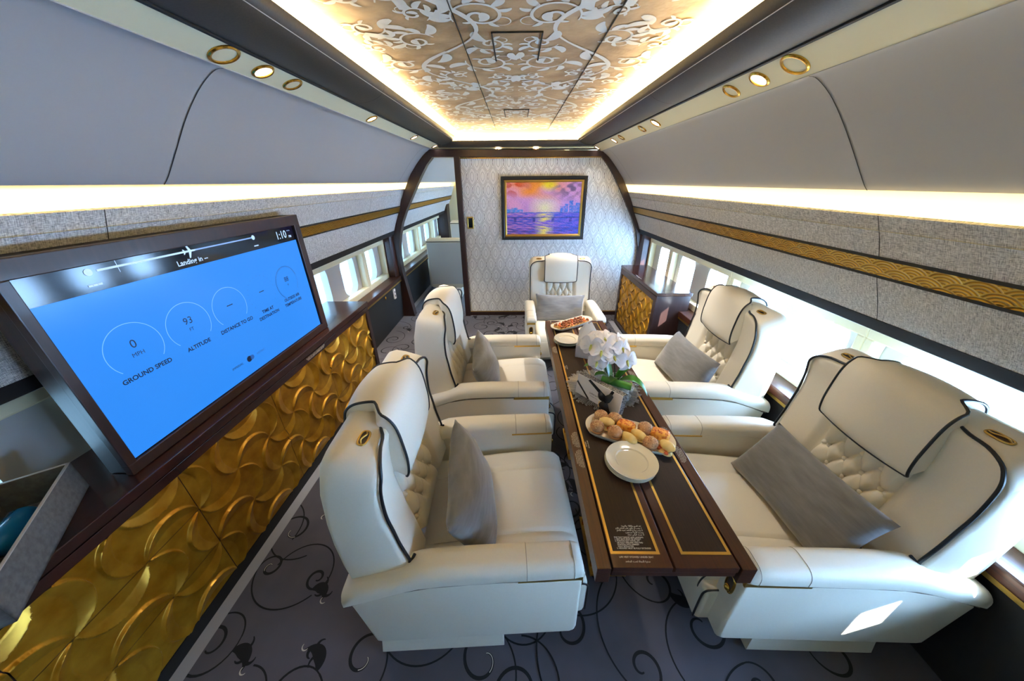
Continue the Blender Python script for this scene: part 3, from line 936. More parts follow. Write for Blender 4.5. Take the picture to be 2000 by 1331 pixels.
def shell_piping():
    pts = []
    yy = HB - 0.010
    path = []
    path += [(-0.172, yy - 0.016, 0.550), (-0.181, yy - 0.004, 0.540), (-0.188, yy, 0.534)]
    for z in (0.545, 0.58, 0.63, 0.69, 0.75, 0.81, 0.86, 0.895):
        path.append((front_base(z) + rec(yy) + 0.004, yy, z))
    path += [(-0.217 + rec(0.31), 0.311, 0.922), (-0.219 + rec(0.29), 0.292, 0.938), (-0.224 + rec(0.25), 0.25, 0.947), (-0.228 + rec(0.2), 0.20, 0.949), (-0.234 + rec(0.15), 0.15, 0.947)]
    path = [(x, y, z - top_drop(y + 0.006) * sstep(0.66, 0.96, z)) for x, y, z in path]
    return interp(path, 48)
TUFT_ROWS = [(0.672, 3), (0.612, 4), (0.552, 3), (0.492, 4)]
TY = 0.071
def buttons():
    out = []
    for z, n in TUFT_ROWS:
        for k in range(n):
            out.append(((k - (n - 1) / 2) * TY, z))
    return out
def make_tuft():
    B = buttons()
    segs = []
    for i, (z, n) in enumerate(TUFT_ROWS):
        ys = [(k - (n - 1) / 2) * TY for k in range(n)]
        if i == 0:
            for y in ys: segs.append((y, z, y, 0.79))
        if i + 1 < len(TUFT_ROWS):
            z2, n2 = TUFT_ROWS[i + 1]
            for y in ys:
                for k in range(n2):
                    y2 = (k - (n2 - 1) / 2) * TY
                    if abs(abs(y - y2) - TY / 2) < 0.01: segs.append((y, z, y2, z2))
        if n == 4:
            for q in (ys[0], ys[-1]):
                segs.append((q, z, math.copysign(0.139, q), z + 0.02)); segs.append((q, z, math.copysign(0.139, q), z - 0.02))
    NY, NZ = 57, 73
    y = np.linspace(-0.139, 0.139, NY); z = np.linspace(0.43, 0.80, NZ)
    Y, Z = np.meshgrid(y, z)
    d = np.full(Y.shape, 1.0)
    for (a, b, c, e) in segs:
        vx, vz = c - a, e - b; L2 = vx * vx + vz * vz
        t = np.clip(((Y - a) * vx + (Z - b) * vz) / L2, 0, 1)
        d = np.minimum(d, np.hypot(Y - a - t * vx, Z - b - t * vz))
    db = np.full(Y.shape, 1.0)
    for (a, b) in B: db = np.minimum(db, np.hypot(Y - a, Z - b))
    h = 0.022 - 0.011 * np.exp(-(d / 0.005) ** 2) - 0.011 * np.exp(-(d / 0.016) ** 2) - 0.010 * np.exp(-(db / 0.011) ** 2)
    edge = np.clip((0.139 - np.abs(Y)) / 0.012, 0, 1)
    h = h * np.sqrt(edge) - 0.006 * (1 - edge)
    fb = np.vectorize(front_base)(Z)
    X = fb - 0.034 + 0.006 + h
    vs = [(float(X[i, j]), float(Y[i, j]), float(Z[i, j])) for i in range(NZ) for j in range(NY)]
    fs = [(i * NY + j, i * NY + j + 1, (i + 1) * NY + j + 1, (i + 1) * NY + j) for i in range(NZ - 1) for j in range(NY - 1)]
    mb = MB(); mb.add(vs, fs)
    hb = [(front_base(z_) - 0.034 + 0.006 - 0.006, y_, z_) for y_, z_ in B]
    return mb, hb
# headrest pad that wraps over the top of the back
HP = [(-0.376, 0.905), (-0.374, 0.94), (-0.364, 0.975), (-0.338, 0.997), (-0.30, 1.006), (-0.268, 1.006), (-0.236, 0.994), (-0.213, 0.968), (-0.200, 0.93), (-0.192, 0.87), (-0.188, 0.81), (-0.193, 0.757), (-0.207, 0.735)]
HPS = [(p.x, p.z) for p in interp([(x, 0, z) for x, z in HP], 45)]
def hp_hw(i):
    t = i / 44
    w = 0.118 + 0.050 * sstep(0.40, 0.50, t)
    if t > 0.94: w -= 0.018 * ((t - 0.94) / 0.06) ** 2
    return w
def make_headrest():
    outer = []; inner = []
    n = len(HPS)
    nv = 17
    rows_o = []; rows_i = []
    for i, (x, z) in enumerate(HPS):
        a = HPS[max(i - 1, 0)]; b = HPS[min(i + 1, n - 1)]
        dx, dz = b[0] - a[0], b[1] - a[1]; l = math.hypot(dx, dz)
        nx, nz = -dz / l, dx / l                    # points outward (up, to the front)
        hw = hp_hw(i)
        th = 0.036 + 0.016 * sstep(20, 30, i)
        if i > 40: th *= 1 - 0.4 * (i - 40) / 4
        ro = []; ri = []
        for k in range(nv):
            v = -1 + 2 * k / (nv - 1)
            y = hw * v
            sag = 0.011 * (1 - v * v)
            ro.append((x + nx * sag, y, z + nz * sag)); ri.append((x - nx * th, y, z - nz * th))
        rows_o.append(ro); rows_i.append(ri)
    mb = MB()
    rings = [ro + ri[::-1] for ro, ri in zip(rows_o, rows_i)]
    mb.loft(rings)
    right = [ro[0] for ro in rows_o]; left = [ro[-1] for ro in rows_o]
    tip = rows_o[-1]
    path = right + tip[1:-1] + left[::-1]
    return mb, path
def make_side_panel(s):
    pr = [(-0.345, 0.165), (-0.33, 0.160), (0.340, 0.160), (0.352, 0.168), (0.357, 0.19), (0.354, 0.484), (0.158, 0.483), (0.157, 0.494), (0.0, 0.491), (-0.12, 0.483), (-0.22, 0.468), (-0.31, 0.435), (-0.382, 0.402), (-0.380, 0.392)]
    mb = MB()
    y0, y1 = 0.285, 0.365
    rings = []
    cx, cz = -0.01, 0.33
    for y, q in ((y0, 0.0), (y1 - 0.014, 0.0), (y1 - 0.006, 0.003), (y1 - 0.001, 0.009), (y1, 0.014)):
        rings.append([(x - math.copysign(q, x - cx), s * y, z - (math.copysign(q, z - cz) if z < 0.3 else 0.3 * q)) for x, z in pr])
    mb.loft(rings)
    return mb
def make_arm_pad(s):
    st = [(-0.402, 0.418, 0.452), (-0.396, 0.406, 0.466), (-0.36, 0.418, 0.482), (-0.30, 0.438, 0.499), (-0.235, 0.462, 0.517), (-0.195, 0.475, 0.535), (-0.155, 0.486, 0.551), (-0.08, 0.494, 0.559), (0.02, 0.497, 0.562), (0.15, 0.500, 0.562), (0.29, 0.502, 0.561), (0.325, 0.502, 0.560), (0.341, 0.502, 0.555), (0.350, 0.503, 0.544), (0.354, 0.507, 0.530)]
    mb = MB(); rings = []
    for i, (x, zb, zt) in enumerate(st):
        yi, yo = 0.272, 0.372
        if i == 0: yi, yo = 0.285, 0.36
        if x > 0.335: yi += 0.003; yo -= 0.003
        if x > 0.352: yi += 0.006; yo -= 0.006
        h = zt - zb; r = min(0.034, h * 0.55)
        ring = []
        for (cy, cz, a0, rr) in ((yo - r, zt - r, 0, r), (yi + r, zt - r, PI / 2, r), (yi + 0.008, zb + 0.008, PI, 0.008), (yo - 0.008, zb + 0.008, 1.5 * PI, 0.008)):
            for k in range(6):
                a = a0 + PI / 2 * k / 5
                ring.append((x, s * (cy + rr * math.cos(a)), cz + rr * math.sin(a)))
        rings.append(ring)
    mb.loft(rings)
    return mb, rings
def make_seat():
    mb = MB(); rings = []
    ny = 61
    for k in range(ny):
        y = -0.268 + 0.536 * k / (ny - 1)
        a = abs(y)
        edge = max(0.0, (a - 0.245) / 0.023)
        dz = -0.014 * edge ** 2
        g = -0.010 * math.exp(-((a - 0.155) / 0.006) ** 2)
        crown = 0.010 * math.sqrt(max(0, 1 - (min(a, 0.15) / 0.16) ** 2)) if a < 0.155 else 0.006 * math.sqrt(max(0, 1 - ((a - 0.21) / 0.058) ** 2))
        d = dz + g + crown
        pr = [(-0.20, 0.28), (-0.20, 0.360 + d), (-0.10, 0.372 + d), (0.0, 0.386 + d), (0.10, 0.398 + d), (0.20, 0.406 + d), (0.28, 0.409 + d), (0.33, 0.405 + d), (0.365, 0.392 + d * 0.8), (0.388, 0.368 + d * 0.5), (0.398, 0.335), (0.400, 0.30), (0.394, 0.272), (0.36, 0.262)]
        rings.append([(x - 0.012 * edge ** 2 * (x > 0.3), y, z) for x, z in pr])
    mb.loft(rings)
    return mb
def oval_ring(mb, c, ax, ay, rx, ry, r, n=28):
    """racetrack-shaped tube: ax, ay unit vectors"""
    pts = []
    for k in range(n):
        a = 2 * PI * k / n
        px = math.copysign(abs(math.cos(a)) ** 0.7, math.cos(a)) * rx; py = math.copysign(abs(math.sin(a)) ** 0.7, math.sin(a)) * ry
        pts.append(Vector(c) + Vector(ax) * px + Vector(ay) * py)
    mb.tube(pts, r, 8, closed=True)
CH_LABEL = {}
def make_chair(label, group):
    t = thing('armchair', label, 'armchair', group=group)
    b = MB(); rings = []
    for z, g in ((0.0, 0.0), (0.012, 0.004), (0.165, -0.012)):
        rings.append([(-0.30 - g, -0.330 - g, z), (0.150 + g, -0.330 - g, z), (0.150 + g, 0.330 + g, z), (-0.30 - g, 0.330 + g, z)])
    b.loft(rings)
    part('base', b, cream, t)
    for s in (1, -1):
        sp = part('side_panel', make_side_panel(s), cream, t, smooth=True)
        gs = MB(); gs.box(0.150, 0.352, min(s * 0.2865, s * 0.3635), max(s * 0.2865, s * 0.3635), 0.480, 0.504)
        part('gold_strip', gs, gold_satin, sp)
        cr = MB(); c0 = (0.356, s * 0.325, 0.425)
        oval_ring(cr, c0, (0, 1, 0), (0, 0, 1), 0.016, 0.036, 0.004)
        cr.ball((0.360, s * 0.325, 0.405), 0.009, 0.011, 0.013)
        part('control_knob', cr, gold, sp, smooth=True)
        rc = MB(); rc.rbox(0.350, 0.3575, s * 0.325 - 0.014, s * 0.325 + 0.014, 0.392, 0.458, 0.003)
        part('control_recess', rc, fill_d, sp)
        pad, rg = make_arm_pad(s)
        ap = part('armrest', pad, cream, t, smooth=True, angle=60)
        q = MB(); q.tube([(x, s * 0.3648, z) for x, z in ((-0.385, 0.405), (-0.31, 0.4365), (-0.22, 0.4665), (-0.12, 0.4865), (0.0, 0.493), (0.156, 0.4955))], 0.0026, 6)
        part('armrest_seam', q, arm_seam, ap)
        for xs in (0.177, 0.322):
            q = MB()
            near = [r for r in rg if abs(r[0][0] - xs) < 0.2]
            zb, zt = 0.5005, 0.5618 if xs < 0.3 else 0.5605
            r = 0.034; ring = []
            for (cy, cz, a0, rr) in ((0.372 - r, zt - r, 0, r), (0.272 + r, zt - r, PI / 2, r), (0.28, zb + 0.008, PI, 0.008), (0.364, zb + 0.008, 1.5 * PI, 0.008)):
                for k in range(6):
                    a = a0 + PI / 2 * k / 5
                    ring.append((xs, s * (cy + rr * math.cos(a)), cz + rr * math.sin(a)))
            q.tube(ring, 0.0012, 5, closed=True)
            part('seam', q, cream_seam, ap)
    sc = part('seat_cushion', make_seat(), cream, t, smooth=True, angle=50)
    lr = MB(); lr.rbox(0.30, 0.402, -0.305, 0.305, 0.150, 0.335, 0.020, 3)
    lg = part('leg_rest', lr, cream, t, smooth=True)
    for s in (1, -1):
        pp = MB(); pp.tube(interp([(0.345, s * 0.300, 0.335), (0.380, s * 0.300, 0.334), (0.397, s * 0.299, 0.322), (0.403, s * 0.298, 0.29), (0.403, s * 0.298, 0.165)], 20), 0.0035, 6)
        part('leg_rest_piping', pp, piping, lg, smooth=True)
        pp = MB(); pp.tube(interp([(0.372, s * 0.269, 0.385), (0.392, s * 0.269, 0.36), (0.401, s * 0.268, 0.325), (0.397, s * 0.268, 0.285), (0.37, s * 0.268, 0.266)], 20), 0.003, 6)
        part('seat_piping', pp, piping, sc, smooth=True)
        q = MB(); q.tube([(x, s * 0.155, z) for x, z in ((-0.18, 0.358), (-0.05, 0.376), (0.10, 0.391), (0.20, 0.399), (0.28, 0.402), (0.33, 0.398), (0.366, 0.385), (0.389, 0.362))], 0.0012, 5)
        part('seam', q, cream_seam, sc)
    bk = part('backrest', make_shell(), cream, t, smooth=True, angle=70)
    pp = MB(); pth = shell_piping()
    pp.tube(pth, 0.0048, 8); part('backrest_piping', pp, piping, bk, smooth=True)
    pp = MB(); pp.tube([(p.x, -p.y, p.z) for p in pth], 0.0048, 8); part('backrest_piping', pp, piping, bk, smooth=True)
    tf, hb = make_tuft()
    tp = part('tufted_panel', tf, cream, t, smooth=True, angle=180)
    for c in hb:
        q = MB(); q.ball((c[0] + 0.006, c[1], c[2]), 0.006, 0.0095, 0.0095, 12)
        part('button', q, cream, tp, smooth=True)
    hd, path = make_headrest()
    hr = part('headrest', hd, cream, t, smooth=True, angle=50)
    pp = MB(); pp.tube(path, 0.0042, 8)
    part('headrest_piping', pp, piping, hr, smooth=True)
    for s in (1, -1):
        q = MB()
        c = Vector((-0.272, s * 0.225, 0.9635)); ax = Vector((0.97, 0, -0.22)).normalized(); ay = Vector((0, 1, 0)); az = ax.cross(ay)
        if az.z < 0: az = -az
        ax, ay = ay, ax
        oval_ring(q, c, ax, ay, 0.027, 0.0125, 0.003)
        hk = [c + ax * a + ay * (s * b_) + az * d for a, b_, d in ((-0.024, 0.0, 0.0), (-0.012, 0.0045, 0.004), (0.0, 0.0, 0.005), (0.012, -0.0045, 0.004), (0.024, 0.0, 0.0))]
        q.tube(interp(hk, 18), 0.0024, 6)
        rr = part('harness_hook', q, gold_satin, bk, smooth=True)
        w = MB()
        w.loft([[tuple(c + ax * (0.026 * math.cos(k * PI / 10)) + ay * (0.0115 * math.sin(k * PI / 10)) + az * (0.0012 * e + 0.0002)) for k in range(20)] for e in (0, 1)])
        part('harness_recess', w, fill_d, rr)
    return t
def place(t, x, y, rz, base_dx=0.0):
    t.location = (x, y, 0); t.rotation_euler = (0, 0, rz)
    for c in t.children:
        if c.name.split('.')[0] == 'base': c.location.x = base_dx
R_ = math.radians
GA = 'cream lounge armchairs'
armchair = make_chair('cream leather armchair nearest the viewer, left of the table, by the gold sideboard', GA)
ch_B = copy_tree(armchair); ch_B['label'] = 'cream leather armchair behind the nearest left one, left of the far table half'
ch_C = copy_tree(armchair); ch_C['label'] = 'cream leather armchair nearest the viewer, right of the table under the windows'
ch_D = copy_tree(armchair); ch_D['label'] = 'cream leather armchair right of the table, between the near right one and the right cabinet'
ch_E = copy_tree(armchair); ch_E['label'] = 'cream leather armchair at the head of the table, below the painting'
place(armchair, -0.165, 0.92, R_(3.0), -0.055)
place(ch_B, -0.170, 1.868, R_(0.6), -0.02)
place(ch_C, 1.052, 0.918, R_(179.2), 0.03)
place(ch_D, 1.046, 1.862, R_(178.4), 0.03)
place(ch_E, 0.440, 2.965, R_(-90), 0.0)
ch_E.scale = (0.95, 0.95, 0.95)

# ------------------------------------------------------------------ pillows
def pillow_mesh(w=0.50, h=0.285, th=0.075, seed=1):
    r = random.Random(seed)
    NU, NV = 37, 25
    mb = MB()
    top = []; bot = []
    ph = [r.uniform(0, 6) for _ in range(6)]
    def pos(i, j, sgn):
        u = -1 + 2 * i / (NU - 1); v = -1 + 2 * j / (NV - 1)
        pin = 1 - 0.07 * (1 - abs(u)) * 0 
        x = u * w / 2 * (1 - 0.055 * (1 - v * v) * abs(u) ** 3)
        y = v * h / 2 * (1 - 0.085 * (1 - u * u) * abs(v) ** 3)
        t = max(0.0, (1 - abs(u) ** 2.6)) ** 0.5 * max(0.0, (1 - abs(v) ** 2.6)) ** 0.5
        z = sgn * th * t
        z += 0.003 * math.sin(6 * u + ph[0] + 4 * v) * t
        for cu_, cv_ in ((1, 1), (1, -1), (-1, 1), (-1, -1)):
            du, dv = u - cu_, v - cv_; dd = math.hypot(du, dv * 0.6); an = math.atan2(dv, du)
            z += sgn * 0.0045 * math.sin(9 * an + ph[3] + cu_ * 2) * math.exp(-(dd / 0.55) ** 2) * t
        z += 0.02 * u * v * 0.4 + 0.010 * math.sin(2.2 * u + ph[2])
        return (x, y, z)
    A = [[pos(i, j, 1) for i in range(NU)] for j in range(NV)]
    B = [[pos(i, j, -1) for i in range(NU)] for j in range(NV)]
    for g in (A, B):
        vs = [p for row in g for p in row]
        fs = [(j * NU + i, j * NU + i + 1, (j + 1) * NU + i + 1, (j + 1) * NU + i) for j in range(NV - 1) for i in range(NU - 1)]
        mb.add(vs, fs)
    return mb.mesh('pillow', pillow_m, True, True, 75)
def pillow(x, y, z, rz, lean, roll, label, seed, w=0.50, h=0.285):
    o = link('pillow', pillow_mesh(w, h, 0.068, seed))
    # local: X across the seat, Y up, Z towards the sitter
    m = Matrix(((0, 0, 1, 0), (1, 0, 0, 0), (0, 1, 0, 0), (0, 0, 0, 1)))
    o.matrix_world = Matrix.Translation((x, y, z)) @ Matrix.Rotation(rz, 4, 'Z') @ Matrix.Rotation(-lean, 4, 'Y') @ Matrix.Rotation(roll, 4, 'X') @ m
    tag(o, label, 'cushion', 'grey velvet cushions on the armchairs')
pillow(-0.185, 0.90, 0.510, R_(6), R_(24), R_(3), 'grey velvet cushion on the nearest left armchair', 3)
pillow(-0.205, 1.85, 0.515, R_(2), R_(22), R_(3), 'grey velvet cushion on the armchair behind the nearest left one', 4)
pillow(1.100, 0.885, 0.515, R_(180), R_(30), R_(2), 'dark grey cushion on the nearest right armchair', 5)
pillow(1.095, 1.84, 0.525, R_(180), R_(24), R_(2), 'grey velvet cushion on the armchair beside the right cabinet', 6)
pillow(0.425, 2.995, 0.480, R_(-90), R_(20), R_(-2), 'pale grey cushion on the armchair at the head of the table', 7, 0.48, 0.27)
# ================================================================== GOLD RELIEF
NS, NY0, NZ0 = 0.2065, 0.859, 0.003
def relief_h(Y, Z, par=0, cell=NS):
    """height of the interlocking crescent pattern at (along, up)"""
    u = (Y - NY0) / cell; v = (Z - NZ0) / cell
    h = np.zeros(u.shape)
    def edge(a, b, t, w, sgn):
        # arc over a unit chord: t along the chord 0..1, w across (positive = bulge side)
        sag1, sag0 = 0.42, 0.22
        ww = w * sgn
        def arc(s_): 
            r = (0.25 + s_ * s_) / (2 * s_); q = r * r - (t - 0.5) ** 2
            return np.sqrt(np.maximum(q, 0)) - (r - s_)
        o = arc(sag1); i = arc(sag0)
        inn = (t > 0) & (t < 1) & (ww > i) & (ww < o + 0.022)
        pk = np.minimum(1.0, np.maximum(o - i, 0) / 0.15) ** 0.75
        k = np.clip((ww - i) / np.maximum(o - i, 1e-4), 0, 1)
        fall = np.clip(1 - (ww - o) / 0.022, 0, 1)
        return np.where(inn, (0.12 + 0.88 * k ** 1.1) * pk * fall, 0)
    iu = np.floor(u).astype(int); iv = np.floor(v).astype(int)
    for di in (-1, 0, 1):
        for dj in (-1, 0, 1):
            i = iu + di; j = iv + dj
            even = ((i + j + par) % 2 == 0)
            sg = np.where(even, 1.0, -1.0)
            # horizontal chord from node (i, j): bulges up when even
            h = np.maximum(h, edge(0, 0, u - i, v - j, sg))
            # upright chord from node (i, j): bulges left when even
            h = np.maximum(h, edge(0, 0, v - j, -(u - i), sg))
    return h
def relief_panel(y0, y1, z0, z1, xf, s, step, depth=0.013, par=0, cell=NS):
    """panel in the plane x = xf whose relief stands out towards s"""
    ny = max(2, int((y1 - y0) / step)); nz = max(2, int((z1 - z0) / step))
    y = np.linspace(y0, y1, ny); z = np.linspace(z0, z1, nz)
    Y, Z = np.meshgrid(y, z)
    yy = Y if s > 0 else -Y
    h = relief_h(yy, Z, par, cell) * depth
    X = xf + s * h
    P = np.stack([X, Y, Z], -1).reshape(-1, 3)
    mb = MB()
    idx = np.arange(ny * nz).reshape(nz, ny)
    q = np.stack([idx[:-1, :-1], idx[:-1, 1:], idx[1:, 1:], idx[1:, :-1]], -1).reshape(-1, 4)
    mb.v = [tuple(p) for p in P.tolist()]; mb.f = [tuple(a) for a in q.tolist()]; mb.m = [0] * len(mb.f)
    # edges of the panel going back to the carcass
    xb = xf - s * 0.012
    for (a, b, c, d) in (((y0, z0), (y1, z0), 0, 0), ((y0, z1), (y1, z1), 0, 0), ((y0, z0), (y0, z1), 0, 0), ((y1, z0), (y1, z1), 0, 0)):
        mb.add([(xf + s * 0.0, a[0], a[1]), (xf, b[0], b[1]), (xb, b[0], b[1]), (xb, a[0], a[1])], [(0, 1, 2, 3)])
    return mb

# ------------------------------------------------------------------ left sideboard
sb = thing('sideboard', 'long dark wood sideboard with gold crescent relief fronts, under the big screen', 'sideboard', (-1.42, 0.6, 0))
def loc(o, root):
    o.matrix_parent_inverse = root.matrix_world.inverted(); return o
def P(root, name, mb, m, **k):
    bpy.context.view_layer.update() if False else None
    L = Matrix.Translation(root.location)
    inv = L.inverted()
    mb.v = [tuple(inv @ Vector(p)) for p in mb.v]
    return part(name, mb, m, root, **k)
e = MB(); e.box(-1.58, -1.292, -1.2, 2.598, 0.012, 0.654)
body = P(sb, 'carcass', e, wood_v)
e = MB(); e.box(-1.56, -1.289, -1.2, 2.60, -0.0495, 0.013); P(sb, 'plinth', e, plinth_m)
e = MB(); e.rbox(-1.30, -1.279, -1.2, 2.60, 0.612, 0.650, 0.002); fas = P(sb, 'fascia', e, wood)
e = MB(); e.rbox(-1.30, -1.277, 2.553, 2.602, 0.012, 0.612, 0.002); P(sb, 'end_post', e, wood_v)
cuts = [-0.692, -0.174, 0.343, 0.859, 1.380, 1.905, 2.550]
for i, (a, b) in enumerate(zip(cuts, cuts[1:])):
    g = 0.0016
    if i in (2, 5):
        for (c, d) in ((0.014, 0.2095), (0.2095, 0.416), (0.416, 0.610)):
            P(sb, 'drawer', relief_panel(a + g, b - g, c + g, d - g, -1.2905, 1, 0.0030, par=1), gold_leaf, smooth=True, angle=70, fix=False)
    else:
        P(sb, 'door', relief_panel(a + g, b - g, 0.014 + g, 0.610, -1.2905, 1, 0.0030 if i > 1 else 0.004, par=1), gold_leaf, smooth=True, angle=70, fix=False)
for yj in (0.863, 1.905):
    e = MB(); e.box(-1.2795, -1.2785, yj - 0.001, yj + 0.001, 0.612, 0.651); P(sb, 'joint', e, black)
ct = MB(); ct.rbox(-1.63, -1.272, -1.2, 2.606, 0.657, 0.695, 0.003)
top = part('countertop', ct, wood)
tag(top, 'dark polished wood countertop on the left sideboard, below the screen', 'countertop')
TVM = lambda x, y, z: Matrix(((0, 0, 1, x), (1, 0, 0, y), (0, 1, 0, z), (0, 0, 0, 1)))
warn = "ALL DRAWERS & COMPARTMENTS MUST BE SECURED\nDURING TAXI, TAKEOFF, LANDING & TURBULENCE\nMAXIMUM LOAD IN THIS COMPARTMENT 5 KG"
text('placard', warn, 0.0085, TVM(-1.2785 + 1.42, 1.80 - 0.6, 0.633), white_text, fas, space=0.85)

# ------------------------------------------------------------------ television
tv = thing('television', 'large screen in a mahogany frame showing a blue flight display', 'television', (-1.38, 1.42, 0.695))
FX = -1.325
e = MB(); e.rbox(-1.420, -1.345, 0.79, 2.06, 0.697, 1.432, 0.004); P(tv, 'cabinet', e, wood_v)
e = MB()
e.rbox(-1.352, FX, 0.782, 2.068, 1.378, 1.434, 0.003); e.rbox(-1.352, FX, 0.782, 2.068, 0.697, 0.738, 0.003)
e.rbox(-1.352, FX, 0.782, 0.812, 0.736, 1.380, 0.003); e.rbox(-1.352, FX, 2.016, 2.068, 0.736, 1.380, 0.003)
P(tv, 'frame', e, wood_v)
e = MB(); e.box(-1.418, -1.352, 0.80, 2.05, 1.4315, 1.4325)
for y in (0.98, 1.42, 1.8): e.rbox(-1.40, -1.385, y - 0.07, y + 0.07, 1.4325, 1.4335, 0.0004)
P(tv, 'top_vent', e, edge_m)
SX = -1.336
e = MB(); e.box(-1.35, SX, 0.81, 2.02, 0.736, 1.381); scr = P(tv, 'screen', e, screen_black)
e = MB(); e.box(SX - 0.001, SX + 0.0008, 0.813, 2.008, 0.742, 1.297); P(tv, 'blue_field', e, screen_blue)
TX = SX + 0.0012 + 1.38
def tvt(name, body, y, z, size, m, bold=0.0, sx=1.0, sp=1.0):
    return text(name, body, size, TVM(TX, y - 1.42, z - 0.695), m, tv, bold, 'CENTER', sx, sp)
CYS = (0.988, 1.197, 1.406, 1.615, 1.823)
for y, s_ in zip(CYS, ('GROUND SPEED', 'ALTITUDE', 'DISTANCE TO GO', 'TIME AT\nDESTINATION', 'OUTSIDE AIR\nTEMPERATURE')):
    n2 = '\n' in s_
    tvt('display_text', s_, y, 0.994 if not n2 else 0.979, 0.0235, screen_ink, 0.0006, 1.0, 1.25)
tvt('display_text', '0', CYS[0], 1.103, 0.042, screen_ink, 0.0)
tvt('display_text', 'MPH', CYS[0], 1.066, 0.021, screen_ink)
tvt('display_text', '93', CYS[1], 1.103, 0.040, screen_ink)
tvt('display_text', 'FT', CYS[1], 1.067, 0.019, screen_ink)
tvt('display_text', '---', CYS[2], 1.098, 0.036, screen_ink, 0.0006)
tvt('display_text', '---', CYS[3], 1.098, 0.036, screen_ink, 0.0006)
tvt('display_text', '88', CYS[4], 1.103, 0.038, screen_ink)
tvt('display_text', '\u00b0F', CYS[4], 1.069, 0.017, screen_ink)
tvt('display_text', 'IMPERIAL', 1.318, 0.815, 0.0165, screen_ink)
tvt('display_text', 'METRIC', 1.472, 0.816, 0.0165, screen_mid)
tvt('display_text', 'Landing in --', 1.327, 1.318, 0.028, screen_white, 0.0005)
tvt('display_text', '1:10', 1.893, 1.338, 0.058, screen_white, 0.0005, 0.9)
tvt('display_text', 'PM', 1.965, 1.322, 0.018, screen_white, 0.0005)
tvt('display_text', 'ARRIVAL', 1.962, 1.355, 0.0075, screen_white)
tvt('display_text', '---', 0.982, 1.320, 0.04, screen_white, 0.0012)
tvt('display_text', '---', 1.688, 1.319, 0.032, screen_white, 0.0012)
def yz_ring(mb, y, z, r, w, a0, a1, n=60, x=SX + 0.0012):
    vs = []
    for k in range(n + 1):
        a = lerp(a0, a1, k / n)
        for q in (r - w / 2, r + w / 2): vs.append((x, y + q * math.cos(a), z + q * math.sin(a)))
    mb.add(vs, [(2 * k, 2 * k + 1, 2 * k + 3, 2 * k + 2) for k in range(n)])
for y in CYS[:3]:
    e = MB(); yz_ring(e, y, 1.085, 0.092, 0.0022, R_(-40), R_(220)); P(tv, 'gauge_ring', e, screen_ring)
e = MB()
for k in range(17):
    a = R_(-35 + 250 * k / 16)
    yz_ring(e, CYS[3] + 0.092 * math.cos(a), 1.085 + 0.092 * math.sin(a), 0.0006, 0.0012, 0, 2 * PI, 8)
P(tv, 'gauge_dots', e, screen_ink)
e = MB(); yz_ring(e, CYS[4], 1.085, 0.092, 0.0014, R_(15), R_(240))
for k in range(46):
    a = R_(-35 + 265 * k / 45)
    y_, z_ = math.cos(a), math.sin(a); t_ = (-z_, y_)
    q = [(SX + 0.0012, CYS[4] + r * y_ + w * t_[0], 1.085 + r * z_ + w * t_[1]) for r, w in ((0.084, -0.0006), (0.092, -0.0006), (0.092, 0.0006), (0.084, 0.0006))]
    e.poly(q)
P(tv, 'gauge_ring', e, screen_ink)
e = MB(); yz_ring(e, 1.392, 0.816, 0.0075, 0.015, 0, 2 * PI, 24); P(tv, 'toggle_knob', e, screen_ink)
e = MB(); yz_ring(e, 1.412, 0.816, 0.006, 0.012, 0, 2 * PI, 24); e.box(SX, SX + 0.0011, 1.398, 1.412, 0.804, 0.828); P(tv, 'toggle_track', e, screen_mid)
e = MB(); e.box(SX, SX + 0.0012, 1.005, 1.325, 1.354, 1.3605); P(tv, 'route_line', e, screen_white)
e = MB(); e.box(SX, SX + 0.0012, 1.325, 1.674, 1.3545, 1.3600); P(tv, 'route_line', e, screen_bar)
for y in (0.981, 1.684):
    e = MB(); yz_ring(e, y, 1.357, 0.0055, 0.011, 0, 2 * PI, 20); P(tv, 'route_end_dot', e, screen_white)
e = MB(); e.box(SX, SX + 0.0012, 1.0635, 1.0645, 1.338, 1.376); P(tv, 'route_tick', e, screen_white)
# little aeroplane symbol, nose to the right
pl = [(0.030, 0.0), (0.024, 0.0035), (0.008, 0.0035), (-0.004, 0.026), (-0.010, 0.026), (-0.004, 0.0035), (-0.018, 0.0035), (-0.024, 0.010), (-0.028, 0.010), (-0.025, 0.0)]
pl = pl + [(a, -b) for a, b in pl[-2:0:-1]]
e = MB(); e.poly([(SX + 0.0016, 1.328 + a, 1.357 + b) for a, b in pl]); P(tv, 'plane_symbol', e, screen_white)

# ------------------------------------------------------------------ open grey box with a blue bottle on the sideboard
bx = thing('storage_box', 'open grey box with pale rim at the near end of the sideboard', 'box', (-1.365, 0.505, 0.695), math.atan2(-0.80, 0.60))
def BX(name, mb, m, **k): return part(name, mb, m, bx, **k)
HL, HW, HT = 0.232, 0.085, 0.106
e = MB(); t_ = 0.007
e.box(-HL, HL, -HW, HW, 0, 0.006)
e.box(-HL, HL, HW - t_, HW, 0, HT); e.box(-HL, HL, -HW, -HW + t_, 0, HT)
e.box(-HL, -HL + t_, -HW, HW, 0, HT); e.box(HL - t_, HL, -HW, HW, 0, HT)
BX('shell', e, grey_box_m)
e = MB()
e.box(-HL, HL, HW - t_, HW, HT, HT + 0.002); e.box(-HL, HL, -HW, -HW + t_, HT, HT + 0.002)
e.box(-HL, -HL + t_, -HW, HW, HT, HT + 0.002); e.box(HL - t_, HL, -HW, HW, HT, HT + 0.002)
BX('rim', e, lining_m)
